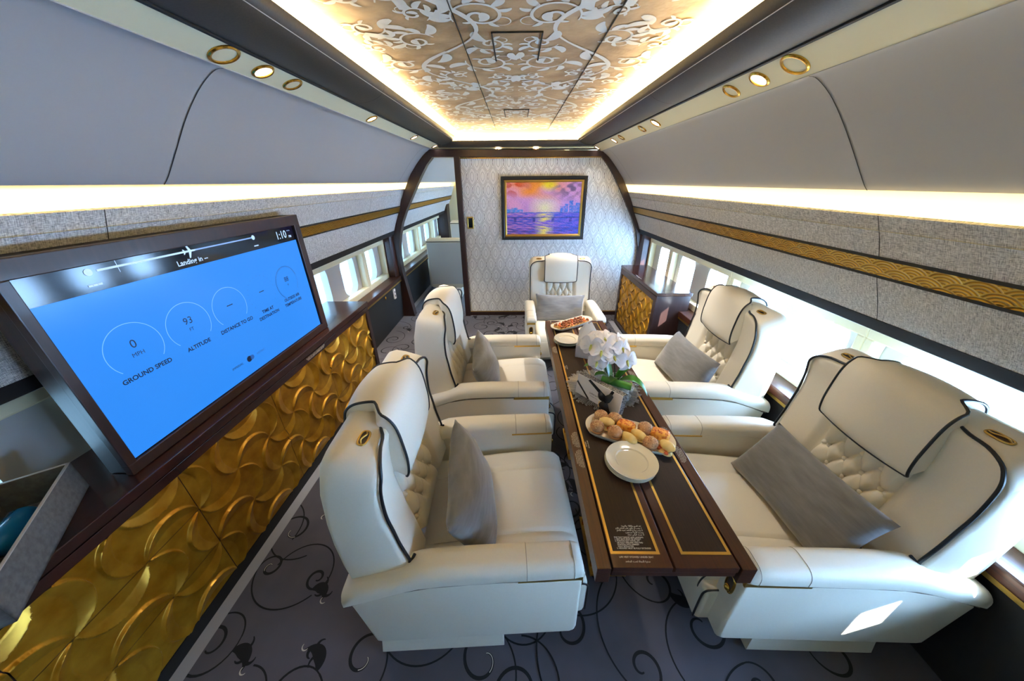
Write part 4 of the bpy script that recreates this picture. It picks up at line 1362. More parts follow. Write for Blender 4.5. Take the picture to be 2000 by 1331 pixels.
e = MB(); e.lathe([(0.0, 0.0), (0.030, 0.002), (0.033, 0.01), (0.033, 0.12), (0.028, 0.14), (0.014, 0.155), (0.013, 0.175), (0.0, 0.176)], 24)
bo = part('water_bottle', e, blue_glass, smooth=True)
bo.matrix_world = Matrix.Translation((-1.395, 0.545, 0.742)) @ Matrix.Rotation(math.atan2(-0.80, 0.60), 4, 'Z') @ Matrix.Rotation(R_(82), 4, 'Y') @ Matrix.Translation((0, 0, -0.08))
tag(bo, 'blue bottle lying inside the open grey box', 'bottle')

# bring the whole left unit to its measured distance and height
EYE = Vector((0, 0, 1.6))
for o in (sb, top, tv, bx, bo):
    o.location = EYE + 0.97 * (o.location - EYE); o.scale = (0.97, 0.97, 0.97)

# ------------------------------------------------------------------ right cabinet
cr = thing('cabinet', 'dark wood cabinet with one gold crescent relief front, right of the painting', 'cabinet', (1.38, 3.23, 0))
e = MB(); e.box(1.244, 1.53, 2.722, 3.765, 0.03, 0.69); P(cr, 'carcass', e, wood_v)
e = MB()
for a in ((2.715, 3.77, 0.03, 0.069), (2.715, 3.77, 0.633, 0.686), (2.715, 2.771, 0.069, 0.633), (3.716, 3.77, 0.069, 0.633)): e.rbox(1.227, 1.246, *a, 0.002)
P(cr, 'front_frame', e, wood_v)
e = MB(); e.box(1.25, 1.52, 2.74, 3.75, 0.0, 0.03); P(cr, 'plinth', e, plinth_m)
e = MB(); e.rbox(1.224, 1.535, 2.708, 3.775, 0.690, 0.720, 0.003); tp = P(cr, 'top', e, wood)
e = MB(); e.box(1.30, 1.50, 2.80, 2.802, 0.7198, 0.7204); e.box(1.30, 1.302, 2.73, 2.80, 0.7198, 0.7204); e.box(1.498, 1.50, 2.73, 2.80, 0.7198, 0.7204)
P(cr, 'hatch_joint', e, black)
P(cr, 'door', relief_panel(2.772, 3.715, 0.070, 0.632, 1.2375, -1, 0.0028, 0.0095, cell=0.148), gold_leaf, smooth=True, angle=70, fix=False)
m4 = Matrix.Translation((1.245 - 1.38, 3.26 - 3.23, 0.7206)) @ Matrix.Rotation(R_(90), 4, 'Z')
text('placard', "MAXIMUM LOAD 5 KG\nNO STOWAGE ON TOP DURING TAXI", 0.010, m4, white_text, cr, space=0.85)

# ------------------------------------------------------------------ painting
pc = thing('painting', 'framed sunset painting of orange sky over violet water on the front partition', 'painting', (0.315, 4.04, 1.315))
W2, H2 = 0.485, 0.341
def frame(w, h, t, y0, y1, bevel):
    f = MB()
    rings = []
    prof = [(0, y1), (0, y0 + 0.004), (0.004, y0), (t - bevel, y0), (t, y0 + bevel), (t, y1)]
    corners = [(-1, -1), (1, -1), (1, 1), (-1, 1)]
    for (sx, sz) in corners + corners[:1]:
        rings.append([(sx * (w - d), y, sz * (h - d)) for d, y in prof])
    f.loft(rings, closed=False, cap=False)
    return f
black_frame = mat('black_lacquer_frame', srgb(22, 22, 26), 0.3, coat=0.3)
part('frame', frame(W2, H2, 0.036, -0.03, 0.004, 0.008), black_frame, pc)
part('liner', frame(W2 - 0.036, H2 - 0.036, 0.026, -0.02, 0.004, 0.010), gold_satin, pc)
def canvas():
    NX, NZ = 170, 116
    w, h = W2 - 0.060, H2 - 0.060
    r = np.random.RandomState(5)
    def noise(fx, fz, amp=1.0, seed=0):
        q = np.random.RandomState(seed); out = np.zeros((NZ, NX)); X, Z = np.meshgrid(np.linspace(0, 1, NX), np.linspace(0, 1, NZ))
        for k in range(14):
            a, b, c = q.uniform(-1, 1) * fx, q.uniform(-1, 1) * fz, q.uniform(0, 6.3)
            out += np.sin(2 * PI * (a * X + b * Z) + c)
        return out / 14 ** 0.5 * amp
    X, Z = np.meshgrid(np.linspace(0, 1, NX), np.linspace(0, 1, NZ))   # Z up
    C = lambda *c: np.array(srgb(*c)[:3])
    img = np.zeros((NZ, NX, 3))
    sky_t = np.clip((Z - 0.43) / 0.57, 0, 1)
    def mixc(base, col, m): return base * (1 - m[..., None]) + col * m[..., None]
    img[:] = C(206, 150, 216)
    img = mixc(img, C(240, 170, 214), np.clip(0.5 + 0.5 * noise(4, 4, 1, 1), 0, 1) * 0.7)
    img = mixc(img, C(252, 236, 190), np.clip(1.1 - np.hypot((X - 0.52) / 0.22, (Z - 0.52) / 0.25), 0, 1))
    img = mixc(img, C(246, 150, 40), np.clip(3.2 * (sky_t - 0.52 + 0.20 * noise(4, 3, 1, 2)), 0, 1) * np.clip(1.5 - np.abs(X - 0.38) / 0.36, 0, 1))
    img = mixc(img, C(255, 222, 20), np.clip(1.4 - np.hypot((X - 0.57) / 0.10, (Z - 0.95) / 0.10), 0, 1))
    img = mixc(img, C(200, 70, 30), np.clip(1.8 * noise(7, 7, 1, 3) + 0.2, 0, 1) * np.clip(1.2 - np.hypot((X - 0.12) / 0.22, (Z - 0.92) / 0.2), 0, 1))
    img = mixc(img, C(120, 90, 130), np.clip(0.5 + noise(8, 8, 1, 4), 0, 1) * np.clip(1.2 - np.hypot((X - 0.85) / 0.26, (Z - 0.88) / 0.22), 0, 1))
    wat = Z < 0.43
    wv = noise(5, 26, 1, 6); wv2 = noise(8, 40, 1, 8)
    wc = np.zeros_like(img); wc[:] = C(120, 96, 214)
    wc = mixc(wc, C(58, 84, 206), np.clip(0.5 + wv, 0, 1))
    wc = mixc(wc, C(206, 140, 210), np.clip(wv2, 0, 1) * np.clip(1.3 - X * 1.3, 0, 1))
    wc = mixc(wc, C(80, 50, 130), np.clip(wv2 * -1 - 0.2, 0, 1) * np.clip(1.2 - Z / 0.25, 0, 1))
    wc = mixc(wc, C(250, 232, 120), np.clip(1.1 - np.abs(X - 0.52) / 0.13, 0, 1) * np.clip(0.7 + 0.8 * wv, 0, 1))
    img[wat] = wc[wat]
    # far shore, blocky skyline, low causeway
    def rect(x0, x1, z0, z1, col, a=1.0):
        m = ((X > x0) & (X < x1) & (Z > z0) & (Z < z1)).astype(float) * a
        m *= np.clip(0.85 + 0.25 * noise(20, 20, 1, int(x0 * 99)), 0, 1)
        return mixc(img, C(*col), m)
    img = rect(0.0, 1.0, 0.425, 0.442, (40, 96, 190))
    for (a, b, t) in ((0.0, 0.07, 0.50), (0.07, 0.15, 0.53), (0.15, 0.22, 0.49)): img = rect(a, b, 0.44, t, (70, 140, 226))
    for (a, b, t) in ((0.73, 0.80, 0.55), (0.79, 0.84, 0.60), (0.85, 0.90, 0.66), (0.90, 0.94, 0.57), (0.94, 1.0, 0.61)): img = rect(a, b, 0.44, t, (64, 120, 216))
    img = rect(0.0, 1.0, 0.325, 0.345, (30, 40, 130))
    for a in (0.10, 0.36, 0.62, 0.86): img = rect(a, a + 0.035, 0.25, 0.33, (34, 50, 160))
    img = np.clip(img * (1 + 0.06 * r.randn(NZ, NX, 1)), 0, 1)
    tx = noise(30, 30, 0.0006, 11) + 0.0005 * r.randn(NZ, NX)
    vs = []; 
    for j in range(NZ):
        for i in range(NX):
            vs.append((-w + 2 * w * i / (NX - 1), -0.008 - float(tx[j, i]), -h + 2 * h * j / (NZ - 1)))
    fs = [(j * NX + i, j * NX + i + 1, (j + 1) * NX + i + 1, (j + 1) * NX + i) for j in range(NZ - 1) for i in range(NX - 1)]
    me = bpy.data.meshes.new('canvas'); me.from_pydata(vs, [], fs)
    at = me.color_attributes.new('paint', 'FLOAT_COLOR', 'POINT')
    rgba = np.concatenate([img.reshape(-1, 3), np.ones((NX * NZ, 1))], 1).astype(np.float32)
    at.data.foreach_set('color', rgba.ravel())
    m = mat('oil_paint', (0.5, 0.5, 0.5), 0.4)
    t, b = nt(m); a = t.nodes.new('ShaderNodeVertexColor'); a.layer_name = 'paint'
    t.links.new(a.outputs[0], b.inputs['Base Color'])
    me.materials.append(m)
    return link('canvas', me, pc)
canvas()

# ------------------------------------------------------------------ wall control, socket plate, catch
wc = thing('control_panel', 'small gold framed black touch panel on the wallpaper left of the painting', 'control panel', (-0.541, 4.043, 1.168))
part('bezel', frame(0.038, 0.066, 0.013, -0.012, 0.002, 0.003), gold_satin, wc)
e = MB(); e.box(-0.027, 0.027, -0.007, -0.003, -0.054, 0.054); part('screen', e, screen_black, wc)
so = thing('socket_plate', 'small white socket plate on the black panel beside the doorway', 'socket plate', (-1.470, 3.72, 0.40))
e = MB(); e.rbox(-0.006, 0.012, -0.024, 0.024, -0.06, 0.06, 0.003); part('plate', e, paper_m, so)
e = MB(); e.box(0.010, 0.0126, -0.010, 0.010, 0.012, 0.034); e.box(0.010, 0.0126, -0.010, 0.010, -0.034, -0.012); part('outlet', e, black_text, so)
ca = MB(); ca.ball((-1.472, 3.45, 0.435), 0.010, 0.013, 0.022, 14)
o = part('latch_button', ca, gold, smooth=True); tag(o, 'small gold latch on the black panel before the doorway', 'latch')

# ------------------------------------------------------------------ seats seen through the doorway
def aft_seat(x, y, h, label):
    t = thing('cabin_seat', label, 'seat', (x, y, 0), 0, 'seats beyond the doorway')
    w = 0.262
    b = MB(); b.rbox(-0.20, 0.20, -0.05, 0.42, 0.0, 0.14, 0.01); part('base', b, cream, t)
    sh = MB()
    rings = []
    for z, yy, g in ((0.145, 0.0, 0.012), (0.16, 0.0, 0.002), (0.30, -0.012, 0.0), (h - 0.06, -0.075, -0.0), (h - 0.02, -0.08, 0.002), (h, -0.07, 0.018)):
        rings.append([(-w + g, yy + g * 0.4, z), (w - g, yy + g * 0.4, z), (w - g, yy + 0.15, z), (-w + g, yy + 0.15, z)])
    sh.loft(rings); bk = part('backrest', sh, cream, t)
    pn = MB(); pn.loft([[(-w + 0.012, yy, z), (w - 0.012, yy, z), (w - 0.012, yy - 0.006, z), (-w + 0.012, yy - 0.006, z)] for z, yy in ((0.20, -0.004), (0.30, -0.012), (h - 0.05, -0.074))])
    part('back_panel', pn, seat_grey, bk)
    pp = MB(); pp.tube([(-w + 0.004, -0.078, h - 0.035), (w - 0.004, -0.078, h - 0.035), (w - 0.002, -0.012, 0.30), (w - 0.002, -0.004, 0.2)], 0.006, 6)
    part('piping', pp, piping, bk)
    s_ = MB(); s_.rbox(-0.24, 0.24, 0.12, 0.62, 0.28, 0.42, 0.03); part('seat_cushion', s_, cream, t, smooth=True)
    for sg in (-1, 1):
        a = MB(); a.rbox(min(sg * 0.235, sg * 0.30), max(sg * 0.235, sg * 0.30), 0.03, 0.55, 0.14, 0.56 * h / 0.86, 0.02); part('armrest', a, cream, t, smooth=True)
aft_seat(-1.035, 4.83, 0.872, 'pale seat seen from behind through the doorway, the nearer one')
aft_seat(-0.84, 5.75, 1.02, 'taller cream seat seen through the doorway, behind the nearer one')
# ================================================================== TABLE
TZ = 0.70
tb = thing('dining_table', 'long narrow dark wood table with gold inlay between the armchairs', 'table', (0.413, 1.32, 0))
TY0, TY1 = 0.493, 2.150
def leaf(x0, x1, ia, ib):
    e = MB(); e.rbox(x0, x1, TY0, TY1, TZ - 0.021, TZ, 0.002)
    lf = P(tb, 'table_leaf', e, wood_red)
    e = MB(); e.box(ia + 0.004, ib - 0.004, 0.532, TY1 - 0.042, TZ - 0.001, TZ + 0.0004)
    o_ = part('inset_panel', MBsub(e), wood_dark, lf)
    e = MB(); w = 0.0075; z0, z1 = TZ - 0.001, TZ + 0.0008
    e.box(ia, ia + w, 0.527, TY1 - 0.036, z0, z1); e.box(ib - w, ib, 0.527, TY1 - 0.036, z0, z1)
    e.box(ia + w, ib - w, 0.527, 0.527 + w, z0, z1); e.box(ia + w, ib - w, TY1 - 0.036 - w, TY1 - 0.036, z0, z1)
    part('gold_inlay', MBsub(e), gold_satin, lf)
    return lf
def MBsub(mb):
    off = Vector((0.413, 1.32, 0))
    mb.v = [tuple(Vector(p) - off) for p in mb.v]
    return mb
lfL = leaf(0.2495, 0.4055, 0.252, 0.384)
lfR = leaf(0.4115, 0.5765, 0.440, 0.5735)
for x0, x1 in ((0.208, 0.245), (0.581, 0.620)):
    e = MB(); e.rbox(x0, x1, TY0 - 0.003, TY1, TZ - 0.062, TZ, 0.002); P(tb, 'side_rail', e, wood_red)
e = MB(); e.rbox(0.2495, 0.5765, TY0 + 0.004, TY1, TZ - 0.045, TZ - 0.0225, 0.002); under = P(tb, 'under_frame', e, wood_red)
e = MB(); e.box(0.24, 0.585, TY0 + 0.02, TY1 - 0.02, TZ - 0.06, TZ - 0.045); P(tb, 'slide_box', e, black)
for y in (0.98, 1.66):
    e = MB(); e.rbox(0.36, 0.46, y - 0.09, y + 0.09, 0.0, TZ - 0.06, 0.004); lg = P(tb, 'pedestal', e, plinth_m)
    e = MB(); e.box(0.33, 0.49, y - 0.14, y + 0.14, 0.0, 0.012); part('foot_plate', MBsub(e), gold_satin, lg)
    for yy in (y - 0.1, y + 0.1):
        e = MB(); e.rbox(0.335, 0.35, yy - 0.006, yy + 0.006, 0.0, 0.42, 0.002); part('gold_bracket', MBsub(e), gold, lg)
TT = lambda x, y, rz=0: Matrix.Translation((x - 0.413, y - 1.32, TZ + 0.0011)) @ Matrix.Rotation(rz, 4, 'Z')
tax = "FOR TAXI TAKEOFF AND LANDING:\n1. SEAT BACK MUST BE UPRIGHT\n2. POSITION SEAT SWIVEL AFT\n   OR FULLY INBOARD AND FWD\n   POSITION WITH ARMREST\n   FULLY RETRACTED\n3. HEADREST MUST BE FULLY EXTENDED"
text('placard', tax, 0.0053, TT(0.273, 0.557), white_text, lfL, 0.0001, 'LEFT', 0.95, 0.95)
text('placard', "LIFE VEST STOWED UNDER SEAT", 0.0062, TT(0.318, 0.519), white_text, lfL, 0.0001)
# the Arabic lines of the placard, shaped here letter by letter
AR = {}
for k_, (ch, n_) in enumerate([('\u0623', (0xFE83, 2)), ('\u0625', (0xFE87, 2)), ('\u0627', (0xFE8D, 2)), ('\u0628', (0xFE8F, 4)), ('\u0629', (0xFE93, 2)), ('\u062a', (0xFE95, 4)), ('\u062b', (0xFE99, 4)),
        ('\u062c', (0xFE9D, 4)), ('\u062d', (0xFEA1, 4)), ('\u062e', (0xFEA5, 4)), ('\u062f', (0xFEA9, 2)), ('\u0630', (0xFEAB, 2)), ('\u0631', (0xFEAD, 2)), ('\u0632', (0xFEAF, 2)), ('\u0633', (0xFEB1, 4)),
        ('\u0634', (0xFEB5, 4)), ('\u0635', (0xFEB9, 4)), ('\u0636', (0xFEBD, 4)), ('\u0637', (0xFEC1, 4)), ('\u0638', (0xFEC5, 4)), ('\u0639', (0xFEC9, 4)), ('\u063a', (0xFECD, 4)), ('\u0641', (0xFED1, 4)),
        ('\u0642', (0xFED5, 4)), ('\u0643', (0xFED9, 4)), ('\u0644', (0xFEDD, 4)), ('\u0645', (0xFEE1, 4)), ('\u0646', (0xFEE5, 4)), ('\u0647', (0xFEE9, 4)), ('\u0648', (0xFEED, 2)), ('\u0649', (0xFEEF, 2)), ('\u064a', (0xFEF1, 4))]):
    AR[ch] = n_
def arabic(s_):
    out = []
    for i, c in enumerate(s_):
        if c not in AR: out.append(c); continue
        b0, n = AR[c]
        prev = i > 0 and s_[i - 1] in AR and AR[s_[i - 1]][1] == 4
        nxt = n == 4 and i + 1 < len(s_) and s_[i + 1] in AR
        out.append(chr(b0 + (3 if prev and nxt else 2 if nxt else 1 if prev else 0)))
    return ''.join(out[::-1])
for k, s_ in enumerate(("\u0639\u0646\u062f \u0627\u0644\u0633\u064a\u0631 \u0648\u0627\u0644\u0625\u0642\u0644\u0627\u0639 \u0648\u0627\u0644\u0647\u0628\u0648\u0637", "\u0664. \u064a\u062c\u0628 \u0623\u0646 \u064a\u0643\u0648\u0646 \u0638\u0647\u0631 \u0627\u0644\u0645\u0642\u0639\u062f \u0642\u0627\u0626\u0645".replace('\u0664', '1').replace('\u0626', '\u064a'),
        "2. \u064a\u062c\u0628 \u0648\u0636\u0639 \u0627\u0644\u0645\u0642\u0639\u062f \u0645\u062a\u062c\u0647 \u0644\u0644\u0623\u0645\u0627\u0645", "\u0648\u0645\u0633\u0646\u062f \u0627\u0644\u0630\u0631\u0627\u0639 \u0645\u0633\u062d\u0648\u0628", "3. \u0645\u0633\u0646\u062f \u0627\u0644\u0631\u0623\u0633 \u0645\u0645\u062a\u062f")):
    text('placard_line', arabic(s_), 0.0064, TT(0.360, 0.6055 - 0.0064 * k), white_text, lfL, 0.0001, 'RIGHT', 0.9)
text('placard_line', arabic("\u0633\u062a\u0631\u0629 \u0627\u0644\u0646\u062c\u0627\u0629 \u062a\u062d\u062a \u0627\u0644\u0645\u0642\u0639\u062f"), 0.0068, TT(0.318, 0.508), white_text, lfL, 0.0001)
small = "FOR TAXI, TAKEOFF AND LANDING SEAT\nBACK MUST BE UPRIGHT, HEADREST FULLY\nEXTENDED AND ARMREST RETRACTED\nTABLE MUST BE STOWED FOR TAXI,\nTAKEOFF AND LANDING"
for x, rz, ys in ((0.2265, -PI / 2, (0.955, 0.86, 1.70)), (0.600, PI / 2, (0.985, 0.885, 1.42))):
    for y in ys: text('placard', small, 0.0052, TT(x, y, rz), white_text, tb, 0.0, 'CENTER', 0.85, 1.0)
for x, rz in ((0.268, -PI / 2), (0.558, PI / 2)):
    for y in (0.93, 1.5): text('placard', "LIFE VEST STOWED\nUNDER SEAT", 0.0052, TT(x, y, rz), white_text, lfL, 0.0001, 'CENTER', 0.9, 1.6)

# ------------------------------------------------------------------ plates
def plate_mesh(R):
    e = MB()
    pr = [(0.0, 0.004), (R * 0.55, 0.004), (R * 0.595, 0.0048), (R * 0.635, 0.0092), (R * 0.98, 0.0135), (R, 0.0145), (R * 0.995, 0.0125), (R * 0.70, 0.0055), (R * 0.60, 0.0008), (R * 0.52, 0.0), (0.0, 0.0008)]
    e.lathe(pr, 56)
    return e.mesh('side_plate', white_m, True, True, 35)
pm1, pm2 = plate_mesh(0.0875), plate_mesh(0.0800)
for (cx, cy, me, lab, grp) in ((0.399, 0.831, pm1, 'near', 'stack of plates at the near end'), (0.313, 1.800, pm2, 'far', 'stack of plates at the far end')):
    for k, w in enumerate(('lowest', 'middle', 'topmost')):
        o = link('side_plate', me); o.location = (cx + 0.0015 * (k - 1), cy - 0.001 * k, TZ + 0.0008 + 0.0082 * k)
        tag(o, '%s white plate of the stack of three at the %s end of the table' % (w, lab), 'plate', grp)

# ------------------------------------------------------------------ platters
def platter(cx, cy, ang, L, Wd, label):
    t = thing('serving_platter', label, 'platter', (cx, cy, TZ + 0.0006), ang)
    e = MB(); rings = []
    def ring(f, z):
        out = []
        hl, hw = L / 2 * f, Wd / 2 * f
        n = 12
        # long sides bow slightly, short ends bulge outward
        for k in range(n): v = -1 + 2 * k / n; out.append((-hl + 2 * hl * k / n, -hw - 0.006 * (1 - v * v), z))
        for k in range(n): v = -1 + 2 * k / n; out.append((hl + 0.030 * f * (1 - v * v), -hw + 2 * hw * k / n, z))
        for k in range(n): v = -1 + 2 * k / n; out.append((hl - 2 * hl * k / n, hw + 0.006 * (1 - v * v), z))
        for k in range(n): v = -1 + 2 * k / n; out.append((-hl - 0.030 * f * (1 - v * v), hw - 2 * hw * k / n, z))
        return out
    for f, z in ((0.80, 0.0), (0.86, 0.002), (1.0, 0.020), (1.0, 0.023), (0.965, 0.021), (0.85, 0.0075), (0.75, 0.006)): rings.append(ring(f, z))
    e.loft(rings)
    part('dish', e, white_m, t, smooth=True, angle=60)
    return t
platter(0.437, 0.975, math.atan2(-0.118, 0.27), 0.275, 0.132, 'white platter of filled rolls beside the near plates')
platter(0.385, 2.068, math.atan2(0.20, 0.29), 0.29, 0.105, 'white platter of canapes at the far end of the table')

# ------------------------------------------------------------------ rolls
def seeds(t, c, rx, ry, rz, n, r, name='seeds', zmin=0.35):
    a = MB(); b = MB()
    for k in range(n):
        z = r.uniform(zmin, 1.0); ph = r.uniform(0, 2 * PI); q = math.sqrt(1 - z * z)
        p = (c[0] + rx * q * math.cos(ph), c[1] + ry * q * math.sin(ph), c[2] + rz * z)
        (a if r.random() < 0.72 else b).ball(p, 0.0019, 0.0012, 0.0009, 6, Matrix.Rotation(r.uniform(0, 3), 3, 'Z'))
    o = part('pale_seed_topping', a, seed_m, t, smooth=True); o['kind'] = 'stuff'
    if b.v:
        o = part('dark_seed_topping', b, seed_d, t, smooth=True); o['kind'] = 'stuff'
def roll(kind, x, y, rz, tilt, label, seed):
    r = random.Random(seed)
    t = thing('bread_roll', label, 'bread roll', (0, 0, 0), 0, 'filled rolls on the near platter')
    rot = Matrix.Rotation(rz, 4, 'Z') @ Matrix.Rotation(tilt, 4, 'X')
    t.matrix_world = Matrix.Translation((x, y, TZ + 0.0095)) @ rot
    if kind == 'seeded':
        e = MB(); e.ball((0, 0, 0.011), 0.027, 0.026, 0.011, 20); part('bun_base', e, bread_b, t, smooth=True)
        e = MB(); e.ball((0, 0, 0.019), 0.0265, 0.0255, 0.006, 18); part('filling', e, fill_d, t, smooth=True)
        e = MB(); e.ball((0.001, 0.001, 0.026), 0.0285, 0.0275, 0.021, 22); tp = part('bun_top', e, bread_b, t, smooth=True)
        seeds(tp, (0.001, 0.001, 0.026), 0.0285, 0.0275, 0.021, 46, r)
    elif kind == 'oval':
        e = MB(); e.ball((0, 0, 0.010), 0.033, 0.020, 0.010, 20); part('bun_base', e, bread_y, t, smooth=True)
        e = MB(); e.ball((0, 0, 0.016), 0.031, 0.0195, 0.005, 18); part('filling', e, fill_m, t, smooth=True)
        e = MB(); e.ball((0, 0, 0.022), 0.034, 0.0205, 0.016, 22); part('bun_top', e, bread_y, t, smooth=True)
    elif kind == 'open':
        e = MB(); e.ball((0, -0.004, 0.007), 0.030, 0.021, 0.007, 20); part('bun_base', e, bread_y, t, smooth=True)
        e = MB()
        for k in range(9): e.ball((r.uniform(-0.022, 0.022), r.uniform(-0.02, 0.008), 0.015 + r.uniform(-0.002, 0.003)), 0.008, 0.007, 0.005, 8)
        part('filling', e, fill_m, t, smooth=True)
        e = MB(); e.ball((0, 0.006, 0.028), 0.031, 0.020, 0.010, 20, Matrix.Rotation(R_(18), 3, 'X')); part('bun_top', e, bread_y, t, smooth=True)
    else:
        bm = bmesh.new(); bmesh.ops.create_cube(bm, size=1.0); bmesh.ops.subdivide_edges(bm, edges=list(bm.edges), cuts=5, use_grid_fill=True)
        for v in bm.verts:
            p = v.co * 2; l = max(1e-6, (abs(p.x) ** 3.2 + abs(p.y) ** 3.2 + abs(p.z) ** 3.2) ** (1 / 3.2)); p = p / l
            v.co = Vector((p.x * 0.036, p.y * 0.023, p.z * 0.019 + 0.020))
        e = MB(); e.addbm(bm); part('bun', e, bread_o, t, smooth=True, angle=80)
        e = MB()
        for k in range(26):
            e.ball((r.uniform(-0.026, 0.026), r.uniform(-0.015, 0.015), 0.0388 - 0.002 * r.random()), 0.004, 0.0022, 0.0012, 6, Matrix.Rotation(r.uniform(0, 3), 3, 'Z'))
        o = part('spice_crumbs', e, fill_m, t, smooth=True); o['kind'] = 'stuff'
for a in [('seeded', 0.346, 1.058, 0.3, 0.1, 'seeded brown roll at the far left end of the near platter', 1),
          ('seeded', 0.396, 1.040, 0.9, 0.1, 'seeded brown roll in the back row of the near platter, second from its left end', 2),
          ('seeded', 0.318, 0.992, 1.6, 0.0, 'seeded brown roll at the left front corner of the near platter', 3),
          ('open', 0.358, 1.012, -0.45, 0.0, 'open pale roll with orange filling between the left brown rolls', 4),
          ('seeded', 0.380, 0.962, 2.2, 0.0, 'seeded brown roll in the front row beside the pale oval rolls', 5),
          ('block', 0.434, 1.003, -0.5, 0.0, 'orange spiced roll at the middle back of the near platter', 6),
          ('oval', 0.424, 0.932, -1.0, 0.0, 'pale oval roll at the middle front edge of the near platter', 7),
          ('oval', 0.466, 0.948, -1.0, 0.0, 'pale oval roll just behind the front one, platter middle', 8),
          ('seeded', 0.500, 0.984, 0.2, 0.1, 'seeded brown roll in the back row next to the right orange roll', 9),
          ('block', 0.548, 0.955, -0.5, 0.0, 'orange spiced roll at the right end of the near platter', 10),
          ('seeded', 0.492, 0.902, 1.1, 0.0, 'seeded brown roll in the front row near the right end of the platter', 11),
          ('open', 0.541, 0.884, -1.1, 0.0, 'open pale roll with orange filling at the right front corner', 12)]:
    roll(*a)

# ------------------------------------------------------------------ canapes on the far platter
def canape_src():
    t = thing('canape', 'small toast canape with chopped topping on the far platter', 'canape', group='canapes on the far platter')
    e = MB(); e.lathe([(0.0, 0.0), (0.0125, 0.0), (0.0135, 0.003), (0.0130, 0.007), (0.0, 0.0075)], 14); part('toast', e, canape_b, t, smooth=True)
    e = MB(); r = random.Random(9)
    for k in range(8): e.ball((r.uniform(-0.007, 0.007), r.uniform(-0.007, 0.007), 0.011 + r.uniform(-0.001, 0.005)), 0.0058, 0.005, 0.0045, 8)
    part('topping', e, canape_t, t, smooth=True)
    return t
c0 = canape_src()
ang = math.atan2(0.20, 0.29); r_ = random.Random(5); first = True
sm = MB()
for q in range(5): sm.ball((0.003 * q - 0.006, 0.002 * (q % 2), 0.013), 0.005, 0.0045, 0.004, 8)
sal_me = sm.mesh('topping', salmon, True)
for i in range(9):
    for j in range(3):
        u = -0.115 + 0.029 * i + r_.uniform(-0.004, 0.004); v = -0.030 + 0.030 * j + r_.uniform(-0.003, 0.003)
        x = 0.385 + u * math.cos(ang) - v * math.sin(ang); y = 2.068 + u * math.sin(ang) + v * math.cos(ang)
        o = c0 if first else copy_tree(c0); first = False
        o.location = (x, y, TZ + 0.0075); o.rotation_euler = (0, 0, r_.uniform(0, 6)); o.scale = (1.18, 1.18, 1.35)
        if (i * 3 + j) % 4 == 1:
            for ch in o.children:
                if ch.name.startswith('topping'): ch.data = sal_me
            o['label'] = 'small toast canape with orange salmon topping on the far platter'
            o['group'] = 'salmon canapes on the far platter'

# ------------------------------------------------------------------ small bowls
def bowl(x, y, label, full):
    t = thing('dip_bowl', label, 'bowl', (x, y, TZ + 0.0005))
    e = MB(); e.lathe([(0.0, 0.0), (0.018, 0.0), (0.026, 0.012), (0.032, 0.036), (0.0345, 0.037), (0.0325, 0.034), (0.026, 0.014), (0.016, 0.005), (0.0, 0.004)], 30)
    part('bowl_body', e, white_m, t, smooth=True)
    if full:
        e = MB(); r = random.Random(2)
        for k in range(14):
            a = r.uniform(0, 6.28); q = 0.019 * math.sqrt(r.random()); e.ball((q * math.cos(a), q * math.sin(a), 0.032 + r.uniform(-0.003, 0.004)), 0.007, 0.005, 0.005, 8)
        o = part('snack_mix', e, canape_b, t, smooth=True); o['kind'] = 'stuff'
bowl(0.438, 1.915, 'small white bowl of snacks between the far platter and the napkins', True)
bowl(0.425, 1.800, 'small empty white bowl beside the far plates', False)

# ------------------------------------------------------------------ napkin box
nb = thing('napkin_holder', 'square grey-white napkin holder behind the orchid', 'napkin holder', (0.412, 1.648, TZ + 0.0005), R_(-22))
e = MB()
for (a, b, c, d) in ((-0.06, 0.06, -0.06, -0.056), (-0.06, 0.06, 0.056, 0.06), (-0.06, -0.056, -0.06, 0.06), (0.056, 0.06, -0.06, 0.06)): e.box(a, b, c, d, 0.0, 0.075)
e.box(-0.06, 0.06, -0.06, 0.06, 0.0, 0.004)
part('holder_walls', e, lining_m, nb)
def napkin(dx, dy, rz, lean, w, h, label, seed):
    r = random.Random(seed); e = MB()
    m4 = Matrix.Translation((0.412 + dx, 1.648 + dy, TZ + 0.012)) @ Matrix.Rotation(rz, 4, 'Z') @ Matrix.Rotation(lean, 4, 'X')
    for k, off in enumerate((0.0, 0.006, 0.012)):
        a0 = r.uniform(-0.10, 0.10)
        pts = [(-w / 2, 0), (w / 2, 0), (w / 2 * 0.9 + a0 * 0.1, h * 0.62), (a0 * 0.2, h), (-w / 2 * 0.95, h * 0.66)]
        front = [m4 @ Vector((a, off + 0.006 * math.sin(b / h * 3 + k), b)) for a, b in pts]
        back = [m4 @ Vector((a, off + 0.002 + 0.006 * math.sin(b / h * 3 + k), b)) for a, b in pts]
        e.loft([[tuple(p) for p in front], [tuple(p) for p in back]])
    tag(part('napkin', e, paper_m), label, 'napkin', 'folded paper napkins')
napkin(-0.005, 0.028, R_(-20), R_(-10), 0.11, 0.170, 'tall folded white napkin at the back of the holder', 1)
napkin(0.018, 0.0, R_(12), R_(6), 0.09, 0.145, 'folded white napkin leaning right in the holder', 2)
napkin(-0.012, -0.026, R_(-42), R_(12), 0.09, 0.118, 'folded white napkin at the front left of the holder', 3)

